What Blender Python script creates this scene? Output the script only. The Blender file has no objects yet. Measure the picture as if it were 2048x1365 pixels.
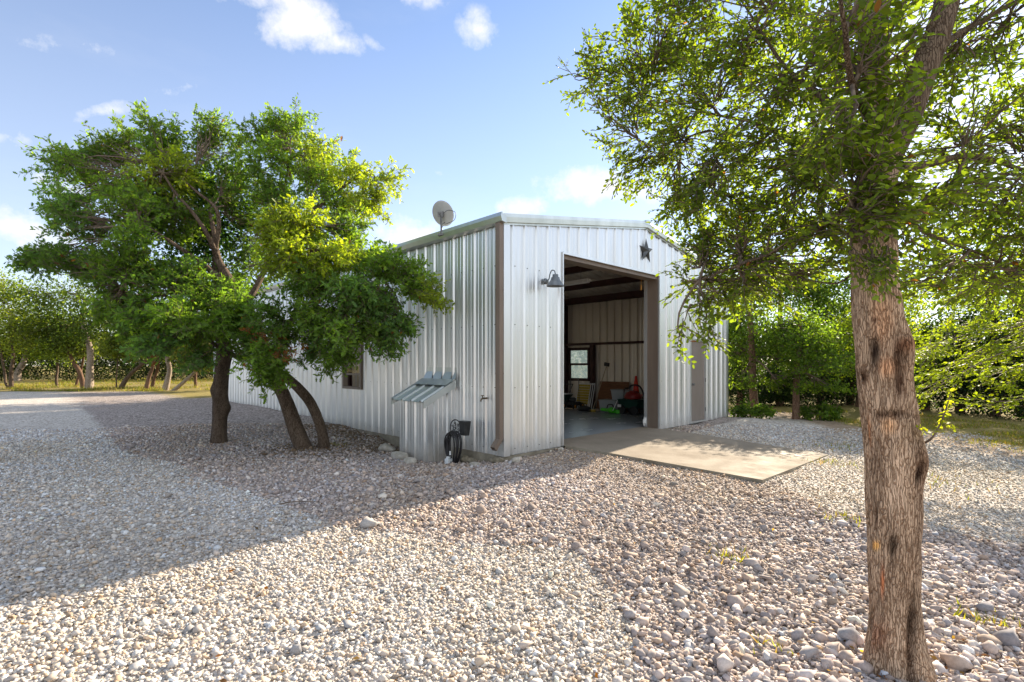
import bpy, math, random
import numpy as np
from mathutils import Vector

# ------------------------------------------------------------------ camera, sky, sun, exposure
SC = bpy.context.scene
COL = SC.collection
EYE = 1.52
F, CX, HY = 1021.0, 1024.0, 729.0          # focal length and horizon of the photograph in its own pixels
cam_d = bpy.data.cameras.new('camera')
cam_d.sensor_width = 36.0
cam_d.lens = 36.0 * F / 2048.0
cam_d.shift_y = (HY - 682.5) / 2048.0
cam_d.clip_start, cam_d.clip_end = 0.05, 2000
cam = bpy.data.objects.new('camera', cam_d)
cam.location = (0, 0, EYE)
cam.rotation_euler = (math.pi / 2, 0, 0)
COL.objects.link(cam)
SC.camera = cam

SUN = Vector((0.775, 1.0, 0.612)).normalized()
ELEV = math.asin(SUN.z)
AZ = math.atan2(SUN.x, SUN.y)
sun_d = bpy.data.lights.new('sun', 'SUN')
sun_d.energy = 5.0
sun_d.angle = math.radians(0.6)
sun_d.color = (1.0, 0.86, 0.67)
sun = bpy.data.objects.new('sun', sun_d)
sun.rotation_euler = SUN.to_track_quat('Z', 'Y').to_euler()
COL.objects.link(sun)

SC.view_settings.view_transform = 'Standard'
SC.view_settings.look = 'None'
SC.view_settings.gamma = 1.0
SC.cycles.diffuse_bounces = 8
SC.cycles.max_bounces = 14
SC.view_settings.exposure = 1.6

W = bpy.data.worlds.new('World')
SC.world = W
W.use_nodes = True


def build_sky():
    nt = W.node_tree
    nt.nodes.clear()
    N, L = nt.nodes.new, nt.links.new
    out, bg, sky = N('ShaderNodeOutputWorld'), N('ShaderNodeBackground'), N('ShaderNodeTexSky')
    sky.sky_type = 'NISHITA'
    sky.sun_disc = False
    sky.sun_elevation = ELEV
    sky.sun_rotation = AZ
    sky.altitude = 300
    sky.air_density = 1.0
    sky.dust_density = 0.15
    sky.ozone_density = 3.5
    tc = N('ShaderNodeTexCoord')

    def math_n(op, a, b=None, c=None, clamp=False):
        n = N('ShaderNodeMath')
        n.operation = op
        n.use_clamp = clamp
        for i, v in enumerate((a, b, c)):
            if v is None:
                continue
            if isinstance(v, (int, float)):
                n.inputs[i].default_value = v
            else:
                L(v, n.inputs[i])
        return n.outputs[0]
    noise = N('ShaderNodeTexNoise')
    noise.inputs['Scale'].default_value = 8.0
    noise.inputs['Detail'].default_value = 9
    noise.inputs['Roughness'].default_value = 0.62
    L(tc.outputs['Generated'], noise.inputs['Vector'])
    n2 = N('ShaderNodeTexNoise')
    n2.inputs['Scale'].default_value = 1.6
    n2.inputs['Detail'].default_value = 6
    n2.inputs['Roughness'].default_value = 0.6
    mp = N('ShaderNodeMapping')
    mp.inputs['Scale'].default_value = (1, 1, 3.2)
    L(tc.outputs['Generated'], mp.inputs['Vector'])
    L(mp.outputs['Vector'], n2.inputs['Vector'])
    total = None
    # clouds of this sky: azimuth and elevation (degrees), half width, half height (degrees), tilt, strength
    clouds = [(-22.5, 31.5, 5.5, 2.8, -12, 1.0), (-27.5, 33.5, 6.5, 2.6, -12, .95), (-32.5, 35, 6, 2.2, -10, .8), (-18.5, 30.8, 3.2, 1.6, 0, .8), (-3.9, 33.2, 2.7, 2.5, 20, .85), (-11, 35.6, 5, 1.6, 0, .75), (-15, 31.2, 2.0, .9, 15, .5),
              (8.0, 19.0, 7.5, 2.9, 4, 1.25), (14, 18.2, 6, 2.4, 0, .9), (1.6, 16.8, 4.4, 2.3, 0, 1.1), (-10.5, 14.0, 8.5, 3.6, -6, 1.0), (-5, 12.5, 5, 2, 0, .7),
              (-33, 24.5, 7, 1.0, -25, .5), (-42, 25, 8, 1.3, -15, .5), (-30, 17, 8, 1.2, 5, .4), (-44, 11.0, 10, 3.0, 0, .9), (-40, 14.5, 7, 1.8, 8, .6), (-39, 21.0, 6.5, 1.1, -28, .6), (-45, 17.5, 9, 1.6, -8, .55), (36, 22, 12, 6, 0, .8), (-36, 8, 9, 2, 0, .7),
              (-7.0, 20.2, 5, .9, 3, .45), (42, 15, 9, 4, 0, .7)]
    for az, el, hw, hh, tilt, amp in clouds:
        a, e = math.radians(az), math.radians(el)
        m = N('ShaderNodeMapping')
        m.vector_type = 'POINT'
        # turn the cloud's centre onto +Y, then squash
        rot = N('ShaderNodeVectorRotate')
        rot.rotation_type = 'Z_AXIS'
        rot.inputs['Angle'].default_value = a
        L(tc.outputs['Generated'], rot.inputs['Vector'])
        rx = N('ShaderNodeVectorRotate')
        rx.rotation_type = 'X_AXIS'
        rx.inputs['Angle'].default_value = -e
        L(rot.outputs[0], rx.inputs['Vector'])
        ry = N('ShaderNodeVectorRotate')
        ry.rotation_type = 'Y_AXIS'
        ry.inputs['Angle'].default_value = math.radians(-tilt)
        L(rx.outputs[0], ry.inputs['Vector'])
        L(ry.outputs[0], m.inputs['Vector'])
        m.inputs['Scale'].default_value = (1 / math.sin(math.radians(hw)), 1, 1 / math.sin(math.radians(hh)))
        sep = N('ShaderNodeSeparateXYZ')
        L(m.outputs['Vector'], sep.inputs[0])
        r2 = math_n('ADD', math_n('MULTIPLY', sep.outputs[0], sep.outputs[0]), math_n('MULTIPLY', sep.outputs[2], sep.outputs[2]))
        fall = math_n('SUBTRACT', 1.0, math_n('SQRT', r2))
        ahead = math_n('GREATER_THAN', sep.outputs[1], 0.0)
        v = math_n('MULTIPLY', math_n('MULTIPLY', math_n('MAXIMUM', fall, 0.0), ahead), amp)
        total = v if total is None else math_n('MAXIMUM', total, v)
    gate = math_n('MULTIPLY', total, 3.0, clamp=True)
    n3 = N('ShaderNodeTexNoise')
    n3.inputs['Scale'].default_value = 24
    n3.inputs['Detail'].default_value = 8
    n3.inputs['Roughness'].default_value = 0.66
    L(tc.outputs['Generated'], n3.inputs['Vector'])
    ragged = math_n('ADD', math_n('MULTIPLY', math_n('SUBTRACT', noise.outputs[0], 0.5), 2.0), math_n('MULTIPLY', math_n('SUBTRACT', n3.outputs[0], 0.5), 1.9))
    puff = math_n('ADD', math_n('MULTIPLY', total, 1.25), ragged)
    dens = math_n('MULTIPLY', math_n('MULTIPLY', math_n('SUBTRACT', puff, 0.24), 0.95, clamp=True), gate, clamp=True)
    # thin high veil
    veil = math_n('MULTIPLY', math_n('SUBTRACT', n2.outputs[0], 0.55), 1.1, clamp=True)
    sepz = N('ShaderNodeSeparateXYZ')
    L(tc.outputs['Generated'], sepz.inputs[0])
    low = math_n('MULTIPLY', math_n('SUBTRACT', 0.62, sepz.outputs[2]), 0.85, clamp=True)
    base_veil = math_n('ADD', math_n('MULTIPLY', low, 0.85), 0.03)
    dens = math_n('MAXIMUM', dens, math_n('ADD', base_veil, math_n('MULTIPLY', veil, 0.38), clamp=True))
    # unseen white cloud added behind and right, filling shade and wall reflections
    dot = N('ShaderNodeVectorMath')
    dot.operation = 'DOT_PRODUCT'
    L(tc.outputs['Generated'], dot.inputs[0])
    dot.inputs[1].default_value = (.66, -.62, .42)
    fill_cloud = math_n('MULTIPLY', math_n('SUBTRACT', dot.outputs['Value'], -.05), 1.9, clamp=True)
    fill_cloud = math_n('MULTIPLY', fill_cloud, math_n('MULTIPLY', math_n('SUBTRACT', n2.outputs[0], .36), 4.0, clamp=True))
    tint = N('ShaderNodeMix')
    tint.data_type = 'RGBA'
    tint.blend_type = 'MULTIPLY'
    tint.inputs[0].default_value = 1.0
    L(sky.outputs[0], tint.inputs[6])
    tint.inputs[7].default_value = (1.03, .95, .94, 1)
    mix = N('ShaderNodeMix')
    mix.data_type = 'RGBA'
    L(dens, mix.inputs[0])
    L(tint.outputs[2], mix.inputs[6])
    mix.inputs[7].default_value = (4.4, 4.4, 4.5, 1)
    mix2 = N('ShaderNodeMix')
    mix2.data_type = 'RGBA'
    L(fill_cloud, mix2.inputs[0])
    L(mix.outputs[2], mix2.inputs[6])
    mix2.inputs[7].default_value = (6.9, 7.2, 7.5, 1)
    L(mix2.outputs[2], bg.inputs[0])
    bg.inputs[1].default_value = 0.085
    L(bg.outputs[0], out.inputs[0])


build_sky()

# ------------------------------------------------------------------ helpers
rng = np.random.default_rng(7)
random.seed(7)
CORNER = np.array((-0.134, 8.574, 0.0))
U = np.array((0.718, 0.696, 0.0)); U /= np.linalg.norm(U)
V = np.array((-U[1], U[0], 0.0))
ROT = math.atan2(U[1], U[0])
BW, BL, EAVE, PITCH = 8.78, 17.5, 3.92, 0.167
RIDGE = EAVE + PITCH * BW / 2


def B(u, v, z=0.0):
    """barn coordinates (along the front, into the barn, up) to the world"""
    return CORNER + u * U + v * V + np.array((0, 0, z))


def loc_uv(x, y):
    dx, dy = x - CORNER[0], y - CORNER[1]
    return dx * U[0] + dy * U[1], dx * V[0] + dy * V[1]


def ray(px, py, d):
    """the point at distance d ahead seen at a pixel of the photograph"""
    return np.array(((px - CX) / F * d, d, EYE + (HY - py) / F * d))


def unit(a):
    a = np.asarray(a, float)
    return a / (np.linalg.norm(a, axis=-1, keepdims=True) + 1e-12)


def hash3(i, j, k, seed):
    h = (i * 374761393 + j * 668265263 + k * 2147483647 + seed * 1274126177) & 0xFFFFFFFF
    h = ((h ^ (h >> 13)) * 1274126177) & 0xFFFFFFFF
    return ((h ^ (h >> 16)) & 0xFFFF) / 65535.0


def vnoise(x, y, z, seed=0):
    x, y, z = np.broadcast_arrays(np.asarray(x, float), np.asarray(y, float), np.asarray(z, float))
    xi, yi, zi = np.floor(x).astype(np.int64), np.floor(y).astype(np.int64), np.floor(z).astype(np.int64)
    fx, fy, fz = x - xi, y - yi, z - zi
    fx, fy, fz = [t * t * (3 - 2 * t) for t in (fx, fy, fz)]
    r = 0
    for a in (0, 1):
        for b in (0, 1):
            for c in (0, 1):
                w = (fx if a else 1 - fx) * (fy if b else 1 - fy) * (fz if c else 1 - fz)
                r = r + w * hash3(xi + a, yi + b, zi + c, seed)
    return r


def link(name, me, parent=None, mats=()):
    o = bpy.data.objects.new(name, me)
    for m in mats:
        me.materials.append(m)
    COL.objects.link(o)
    if parent is not None:
        o.parent = parent
    return o


def tag(o, label=None, cat=None, group=None, kind=None):
    for k, v in (('label', label), ('category', cat), ('group', group), ('kind', kind)):
        if v:
            o[k] = v
    return o


def empty(name, loc, rz=0.0, label=None, cat=None, group=None):
    o = bpy.data.objects.new(name, None)
    o.empty_display_size = 0.2
    o.location = loc
    o.rotation_euler = (0, 0, rz)
    COL.objects.link(o)
    return tag(o, label, cat, group)


def np_mesh(name, verts, groups, colors=None, smooth=False):
    """verts (n,3); groups: list of (faces (m,k) int array, material index)"""
    me = bpy.data.meshes.new(name)
    verts = np.ascontiguousarray(verts, np.float32)
    me.vertices.add(len(verts))
    me.vertices.foreach_set('co', verts.ravel())
    loops, starts, mats, off = [], [], [], 0
    for f, mi in groups:
        f = np.asarray(f, np.int32)
        if len(f) == 0:
            continue
        m, k = f.shape
        loops.append(f.ravel())
        starts.append(off + np.arange(m, dtype=np.int32) * k)
        mats.append(np.full(m, mi, np.int32))
        off += m * k
    loops, starts, mats = np.concatenate(loops), np.concatenate(starts), np.concatenate(mats)
    me.loops.add(len(loops))
    me.loops.foreach_set('vertex_index', loops)
    me.polygons.add(len(starts))
    me.polygons.foreach_set('loop_start', starts)
    me.polygons.foreach_set('material_index', mats)
    if smooth:
        me.polygons.foreach_set('use_smooth', np.ones(len(starts), bool))
    if colors is not None:
        a = me.color_attributes.new('tone', 'FLOAT_COLOR', 'POINT')
        c = np.ones((len(verts), 4), np.float32)
        c[:, :3] = colors
        a.data.foreach_set('color', c.ravel())
    me.update(calc_edges=True)
    me.validate()
    return me


class MB:
    """collects simple shapes into one mesh"""

    def __init__(self):
        self.v, self.f, self.m = [], [], []

    def poly(self, pts, faces, mi=0):
        o = len(self.v)
        self.v += [tuple(float(c) for c in p) for p in pts]
        self.f += [tuple(o + i for i in fc) for fc in faces]
        self.m += [mi] * len(faces)

    def hexa(self, p, mi=0):
        self.poly(p, [(3, 2, 1, 0), (4, 5, 6, 7), (0, 1, 5, 4), (1, 2, 6, 5), (2, 3, 7, 6), (3, 0, 4, 7)], mi)

    def box(self, a, b, mi=0):
        x0, y0, z0 = a
        x1, y1, z1 = b
        self.hexa([(x0, y0, z0), (x1, y0, z0), (x1, y1, z0), (x0, y1, z0), (x0, y0, z1), (x1, y0, z1), (x1, y1, z1), (x0, y1, z1)], mi)

    def bar(self, p, q, w, h, up=(0, 0, 1), mi=0):
        p, q = np.asarray(p, float), np.asarray(q, float)
        t = unit(q - p)
        s = np.cross(t, up)
        if np.linalg.norm(s) < 1e-6:
            s = np.array((1.0, 0, 0))
        s = unit(s)
        n = np.cross(s, t)
        c = [(-w / 2, -h / 2), (w / 2, -h / 2), (w / 2, h / 2), (-w / 2, h / 2)]
        self.hexa([p + s * a + n * b for a, b in c] + [q + s * a + n * b for a, b in c], mi)

    def tube(self, pts, radii, n=8, mi=0, cap=True):
        vs, fs = tube_arrays(pts, radii, n)
        faces = [tuple(f) for f in fs]
        if cap:
            faces += [tuple(range(n - 1, -1, -1)), tuple(range(len(vs) - n, len(vs)))]
        self.poly(vs, faces, mi)

    def lathe(self, prof, n=24, at=(0, 0, 0), axis=(0, 0, 1), mi=0):
        """prof: (radius, height) pairs turned about axis through at"""
        ax = unit(axis)
        s = np.cross(ax, (0, 0, 1) if abs(ax[2]) < .9 else (1, 0, 0))
        s = unit(s)
        t = np.cross(ax, s)
        at = np.asarray(at, float)
        pts = []
        for r, h in prof:
            for i in range(n):
                a = 2 * math.pi * i / n
                pts.append(at + ax * h + (s * math.cos(a) + t * math.sin(a)) * r)
        fs = []
        for k in range(len(prof) - 1):
            for i in range(n):
                j = (i + 1) % n
                fs.append((k * n + i, k * n + j, (k + 1) * n + j, (k + 1) * n + i))
        if prof[0][0] > 1e-4:
            fs.append(tuple(range(n - 1, -1, -1)))
        if prof[-1][0] > 1e-4:
            fs.append(tuple(range((len(prof) - 1) * n, len(prof) * n)))
        self.poly(pts, fs, mi)

    def prism(self, outline, thick, origin, ex, ey, mi=0):
        """flat outline in the plane of ex, ey, given a thickness along ex x ey"""
        o, ex, ey = np.asarray(origin, float), np.asarray(ex, float), np.asarray(ey, float)
        nz = unit(np.cross(ex, ey)) * thick
        n = len(outline)
        lo = [o + ex * a + ey * b for a, b in outline]
        self.poly(lo + [p + nz for p in lo], [tuple(range(n - 1, -1, -1)), tuple(range(n, 2 * n))] +
                  [(i, (i + 1) % n, n + (i + 1) % n, n + i) for i in range(n)], mi)

    def build(self, name, mats, parent=None, bevel=0.0, smooth=False):
        me = bpy.data.meshes.new(name)
        me.from_pydata(self.v, [], self.f)
        me.polygons.foreach_set('material_index', self.m)
        if smooth:
            me.polygons.foreach_set('use_smooth', [True] * len(self.f))
        me.update()
        o = link(name, me, parent, mats if isinstance(mats, (list, tuple)) else [mats])
        if smooth:
            try:
                me.set_sharp_from_angle(angle=math.radians(40))
            except Exception:
                pass
        if bevel:
            md = o.modifiers.new('bevel', 'BEVEL')
            md.width = bevel
            md.segments = 2
            md.limit_method = 'ANGLE'
        return o


def tube_arrays(pts, radii, n=8):
    P = np.asarray(pts, float)
    m = len(P)
    R = np.broadcast_to(np.asarray(radii, float), (m,))
    T = np.empty_like(P)
    T[1:-1] = P[2:] - P[:-2]
    T[0], T[-1] = P[1] - P[0], P[-1] - P[-2]
    T = unit(T)
    ref = np.array((0.0, 1.0, 0.0)) if abs(T[:, 1]).max() < 0.93 else np.array((0.31, 0.2, 0.93))
    S = unit(np.cross(T, ref))
    Q = np.cross(T, S)
    a = np.arange(n) * 2 * math.pi / n
    ring = P[:, None, :] + R[:, None, None] * (np.cos(a)[None, :, None] * S[:, None, :] + np.sin(a)[None, :, None] * Q[:, None, :])
    vs = ring.reshape(-1, 3)
    i = np.arange(n)
    j = (i + 1) % n
    fs = np.concatenate([np.stack([k * n + i, k * n + j, (k + 1) * n + j, (k + 1) * n + i], 1) for k in range(m - 1)])
    return vs, fs


def spline(pts, k=6):
    """Catmull-Rom through rows of pts (any width)"""
    P = np.asarray(pts, float)
    Q = np.vstack([2 * P[0] - P[1], P, 2 * P[-1] - P[-2]])
    out = []
    for i in range(1, len(Q) - 2):
        for t in np.linspace(0, 1, k, endpoint=False):
            a, b, c, d = Q[i - 1], Q[i], Q[i + 1], Q[i + 2]
            out.append(0.5 * (2 * b + (c - a) * t + (2 * a - 5 * b + 4 * c - d) * t ** 2 + (3 * b - a - 3 * c + d) * t ** 3))
    out.append(P[-1])
    return np.array(out)


# ------------------------------------------------------------------ materials
def new_mat(name):
    m = bpy.data.materials.new(name)
    m.use_nodes = True
    nt = m.node_tree
    p = nt.nodes['Principled BSDF']
    return m, nt, p


def noise_node(nt, scale, detail=4, rough=0.55, stretch=(1, 1, 1), coord='Object'):
    tc = nt.nodes.new('ShaderNodeTexCoord')
    mp = nt.nodes.new('ShaderNodeMapping')
    mp.inputs['Scale'].default_value = stretch
    n = nt.nodes.new('ShaderNodeTexNoise')
    n.inputs['Scale'].default_value = scale
    n.inputs['Detail'].default_value = detail
    n.inputs['Roughness'].default_value = rough
    nt.links.new(tc.outputs[coord], mp.inputs['Vector'])
    nt.links.new(mp.outputs['Vector'], n.inputs['Vector'])
    return n


def ramp(nt, src, stops):
    r = nt.nodes.new('ShaderNodeValToRGB')
    e = r.color_ramp.elements
    while len(e) < len(stops):
        e.new(0.5)
    for el, (pos, c) in zip(e, stops):
        el.position = pos
        el.color = (*c, 1) if len(c) == 3 else c
    nt.links.new(src, r.inputs[0])
    return r


def bump(nt, p, src, strength, dist=0.01):
    b = nt.nodes.new('ShaderNodeBump')
    b.inputs['Strength'].default_value = strength
    b.inputs['Distance'].default_value = dist
    nt.links.new(src, b.inputs['Height'])
    nt.links.new(b.outputs[0], p.inputs['Normal'])
    return b


def noisy(name, c0, c1, scale=6, rough=0.6, metal=0.0, stretch=(1, 1, 1), bumpy=0.0, detail=5, bscale=None, lo=.35, hi=.65):
    m, nt, p = new_mat(name)
    n = noise_node(nt, scale, detail, .6, stretch)
    r = ramp(nt, n.outputs[0], [(lo, c0), (hi, c1)])
    nt.links.new(r.outputs[0], p.inputs['Base Color'])
    p.inputs['Roughness'].default_value = rough
    p.inputs['Metallic'].default_value = metal
    if bumpy:
        n2 = noise_node(nt, bscale or scale * 4, 6, .65, stretch)
        bump(nt, p, n2.outputs[0], bumpy)
    return m


def galv(name, c0, c1, rough, metal, dirt=True):
    m, nt, p = new_mat(name)
    sp = nt.nodes.new('ShaderNodeTexVoronoi')
    sp.inputs['Scale'].default_value = 160
    tc = nt.nodes.new('ShaderNodeTexCoord')
    nt.links.new(tc.outputs['Object'], sp.inputs['Vector'])
    st = noise_node(nt, 3.0, 6, .65, (1, 1, .12))
    mx = nt.nodes.new('ShaderNodeMix')
    mx.data_type = 'FLOAT'
    mx.inputs[0].default_value = .85
    bw = nt.nodes.new('ShaderNodeRGBToBW')
    nt.links.new(sp.outputs['Color'], bw.inputs[0])
    nt.links.new(bw.outputs[0], mx.inputs[2])
    nt.links.new(st.outputs[0], mx.inputs[3])
    r = ramp(nt, mx.outputs[0], [(.3, c0), (.68, c1)])
    nt.links.new(r.outputs[0], p.inputs['Base Color'])
    rr = ramp(nt, mx.outputs[0], [(.3, (rough + .08,) * 3), (.7, (rough - .06,) * 3)])
    nt.links.new(rr.outputs[0], p.inputs['Roughness'])
    geo = nt.nodes.new('ShaderNodeNewGeometry')
    sz = nt.nodes.new('ShaderNodeSeparateXYZ')
    nt.links.new(geo.outputs['Position'], sz.inputs[0])
    sp2 = noise_node(nt, 9, 7, .7, (1, 1, .45))
    hgt = nt.nodes.new('ShaderNodeMath'); hgt.operation = 'MULTIPLY_ADD'
    nt.links.new(sp2.outputs[0], hgt.inputs[0]); hgt.inputs[1].default_value = .9
    neg = nt.nodes.new('ShaderNodeMath'); neg.operation = 'MULTIPLY_ADD'
    nt.links.new(sz.outputs[2], neg.inputs[0]); neg.inputs[1].default_value = -1.6; neg.inputs[2].default_value = -.12
    nt.links.new(neg.outputs[0], hgt.inputs[2])
    dm = ramp(nt, hgt.outputs[0], [(.0, (0, 0, 0)), (.55, (.75, .75, .75))])
    dx = nt.nodes.new('ShaderNodeMix'); dx.data_type = 'RGBA'
    nt.links.new(dm.outputs[0], dx.inputs[0]); nt.links.new(r.outputs[0], dx.inputs[6]); dx.inputs[7].default_value = (.30, .26, .21, 1)
    nt.links.new(dx.outputs[2], p.inputs['Base Color'])
    mm = nt.nodes.new('ShaderNodeMath'); mm.operation = 'MULTIPLY_ADD'
    nt.links.new(dm.outputs[0], mm.inputs[0]); mm.inputs[1].default_value = -metal; mm.inputs[2].default_value = metal
    nt.links.new(mm.outputs[0], p.inputs['Metallic'])
    dn = noise_node(nt, 1.4, 3, .5, (1, 1, .35))
    bump(nt, p, dn.outputs[0], .07, .012)
    return m


M = {}
M['galv'] = galv('galvanised_sheet', (.65, .665, .67), (.72, .735, .74), .35, .82)
M['trim_metal'] = galv('galvanised_trim', (.50, .54, .53), (.62, .66, .65), .36, .85)
M['primer'] = noisy('tan_sheet_backing', (.64, .58, .50), (.74, .68, .60), 3, .36, .6, (1, 1, .15))
M['screw'] = noisy('dull_screw_metal', (.06, .055, .05), (.12, .11, .10), 40, .5, .4)
M['brown'] = noisy('bronze_painted_trim', (.15, .112, .085), (.185, .142, .11), 5, .45, 0.1, (1, 1, .2), .05)
M['redox'] = noisy('red_oxide_steel', (.035, .012, .010), (.06, .02, .016), 5, .6, 0.0, (1, 1, 1), .1)
M['door'] = noisy('taupe_painted_door', (.20, .165, .14), (.225, .19, .165), 4, .5, 0, (1, 1, .3), .04)
M['white'] = noisy('white_paint', (.70, .70, .68), (.80, .80, .78), 8, .45)
M['black'] = noisy('black_plastic', (.012, .012, .012), (.03, .03, .03), 14, .5, 0, (1, 1, 1), .1)
M['rubber'] = noisy('black_rubber', (.010, .009, .010), (.022, .02, .022), 20, .42)
M['iron'] = noisy('wrought_iron', (.012, .012, .013), (.035, .032, .03), 18, .5, .5)
M['star'] = noisy('dark_pewter_metal', (.05, .055, .06), (.11, .115, .12), 10, .42, .6, (1, 1, 1), .15)
M['lamp'] = noisy('grey_enamel', (.10, .115, .125), (.16, .175, .19), 9, .4, .5)
M['grey'] = noisy('grey_dish_paint', (.33, .335, .335), (.41, .415, .415), 6, .5)
M['dark_grey'] = noisy('dark_grey_steel', (.10, .10, .10), (.16, .16, .16), 8, .5, .3)
M['green_dark'] = noisy('dark_green_plastic', (.006, .032, .022), (.010, .055, .038), 6, .4)
M['green_lime'] = noisy('lime_green_plastic', (.05, .50, .01), (.09, .62, .03), 6, .4)
M['yellow'] = noisy('yellow_webbing', (.42, .30, .03), (.52, .38, .06), 20, .7)
M['red'] = noisy('red_plastic', (.20, .010, .009), (.28, .016, .014), 5, .4)
M['cone'] = noisy('red_orange_plastic', (.75, .035, .015), (.85, .06, .03), 5, .4)
M['ply'] = noisy('brown_board', (.16, .065, .025), (.26, .11, .045), 5, .6, 0, (1, 1, 6), .1)
M['stick'] = noisy('pale_wood', (.42, .32, .22), (.55, .43, .30), 9, .6, 0, (1, 1, .1))
M['orange'] = noisy('orange_plastic', (.5, .22, .02), (.6, .28, .04), 9, .5)
M['pvc'] = noisy('white_plastic_pipe', (.66, .68, .68), (.76, .78, .78), 7, .4)
M['limestone'] = noisy('limestone', (.30, .265, .215), (.50, .46, .40), 9, .9, 0, (1, 1, 1), .6, 8, 30)
M['soot_stone'] = noisy('mossy_limestone', (.10, .085, .055), (.26, .22, .16), 9, .9, 0, (1, 1, 1), .6, 8, 30)


def concrete(name, c0, c1, rough):
    m, nt, p = new_mat(name)
    n = noise_node(nt, 1.3, 8, .68)
    r = ramp(nt, n.outputs[0], [(.3, c0), (.7, c1)])
    f = noise_node(nt, 60, 3, .6)
    mx = nt.nodes.new('ShaderNodeMix')
    mx.data_type = 'RGBA'
    mx.blend_type = 'OVERLAY'
    mx.inputs[0].default_value = .35
    nt.links.new(r.outputs[0], mx.inputs[6])
    nt.links.new(f.outputs[0], mx.inputs[7])
    nt.links.new(mx.outputs[2], p.inputs['Base Color'])
    rr = ramp(nt, n.outputs[0], [(.3, (rough,) * 3), (.7, (rough * .62,) * 3)])
    nt.links.new(rr.outputs[0], p.inputs['Roughness'])
    bump(nt, p, f.outputs[0], .15, .004)
    return m


M['slab'] = concrete('worn_smooth_concrete', (.22, .255, .275), (.31, .345, .365), .30)
M['apron'] = concrete('broom_finished_concrete', (.195, .162, .123), (.262, .222, .172), 1.0)
M['apron'].node_tree.nodes['Principled BSDF'].inputs['Specular IOR Level'].default_value = .08
M['footing'] = noisy('stained_footing_concrete', (.16, .135, .095), (.30, .265, .20), 3, .9, 0, (1, 1, 1), .35, 8, 25)


def glass(name, dirty):
    m, nt, p = new_mat(name)
    nt.nodes.remove(p)
    out = nt.nodes['Material Output']
    tr, gl, tl = [nt.nodes.new('ShaderNodeBsdf' + k) for k in ('Transparent', 'Glossy', 'Translucent')]
    tl.inputs[0].default_value = (.12, .165, .18, 1)
    gl.inputs['Roughness'].default_value = .03
    a, b = nt.nodes.new('ShaderNodeMixShader'), nt.nodes.new('ShaderNodeMixShader')
    n = noise_node(nt, 5, 6, .7)
    r = ramp(nt, n.outputs[0], [(.25, (max(0, dirty - .25),) * 3), (.75, (min(1, dirty + .2),) * 3)])
    nt.links.new(r.outputs[0], a.inputs[0])
    nt.links.new(tr.outputs[0], a.inputs[1])
    nt.links.new(tl.outputs[0], a.inputs[2])
    b.inputs[0].default_value = .10
    nt.links.new(a.outputs[0], b.inputs[1])
    nt.links.new(gl.outputs[0], b.inputs[2])
    nt.links.new(b.outputs[0], out.inputs[0])
    return m


M['glass'] = glass('window_glass', .12)
M['dusty_glass'] = glass('dusty_window_glass', .72)


def clear_plastic():
    m, nt, p = new_mat('clear_tote_plastic')
    p.inputs['Base Color'].default_value = (.55, .60, .62, 1)
    p.inputs['Roughness'].default_value = .3
    p.inputs['Alpha'].default_value = .6
    return m


M['clear'] = clear_plastic()


def leaf_mat(name, glow=(1.9, 1.75, .5), trans=.5, rough=.55):
    """leaf colour comes from each leaf's own tone; light passes through the blade"""
    m, nt, p = new_mat(name)
    at = nt.nodes.new('ShaderNodeAttribute')
    at.attribute_name = 'tone'
    nt.links.new(at.outputs['Color'], p.inputs['Base Color'])
    p.inputs['Roughness'].default_value = rough
    p.inputs['Specular IOR Level'].default_value = .16
    mul = nt.nodes.new('ShaderNodeMix')
    mul.data_type = 'RGBA'
    mul.blend_type = 'MULTIPLY'
    mul.inputs[0].default_value = 1
    nt.links.new(at.outputs['Color'], mul.inputs[6])
    mul.inputs[7].default_value = (*glow, 1)
    tl = nt.nodes.new('ShaderNodeBsdfTranslucent')
    nt.links.new(mul.outputs[2], tl.inputs[0])
    mx = nt.nodes.new('ShaderNodeMixShader')
    mx.inputs[0].default_value = trans
    nt.links.new(p.outputs[0], mx.inputs[1])
    nt.links.new(tl.outputs[0], mx.inputs[2])
    nt.links.new(mx.outputs[0], nt.nodes['Material Output'].inputs[0])
    return m


M['leaf'] = leaf_mat('leaf_blade', (2.2, 2.1, .45), .57)
M['bladed_grass'] = leaf_mat('grass_blade', (1.5, 1.35, .5), .4, .6)


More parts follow.
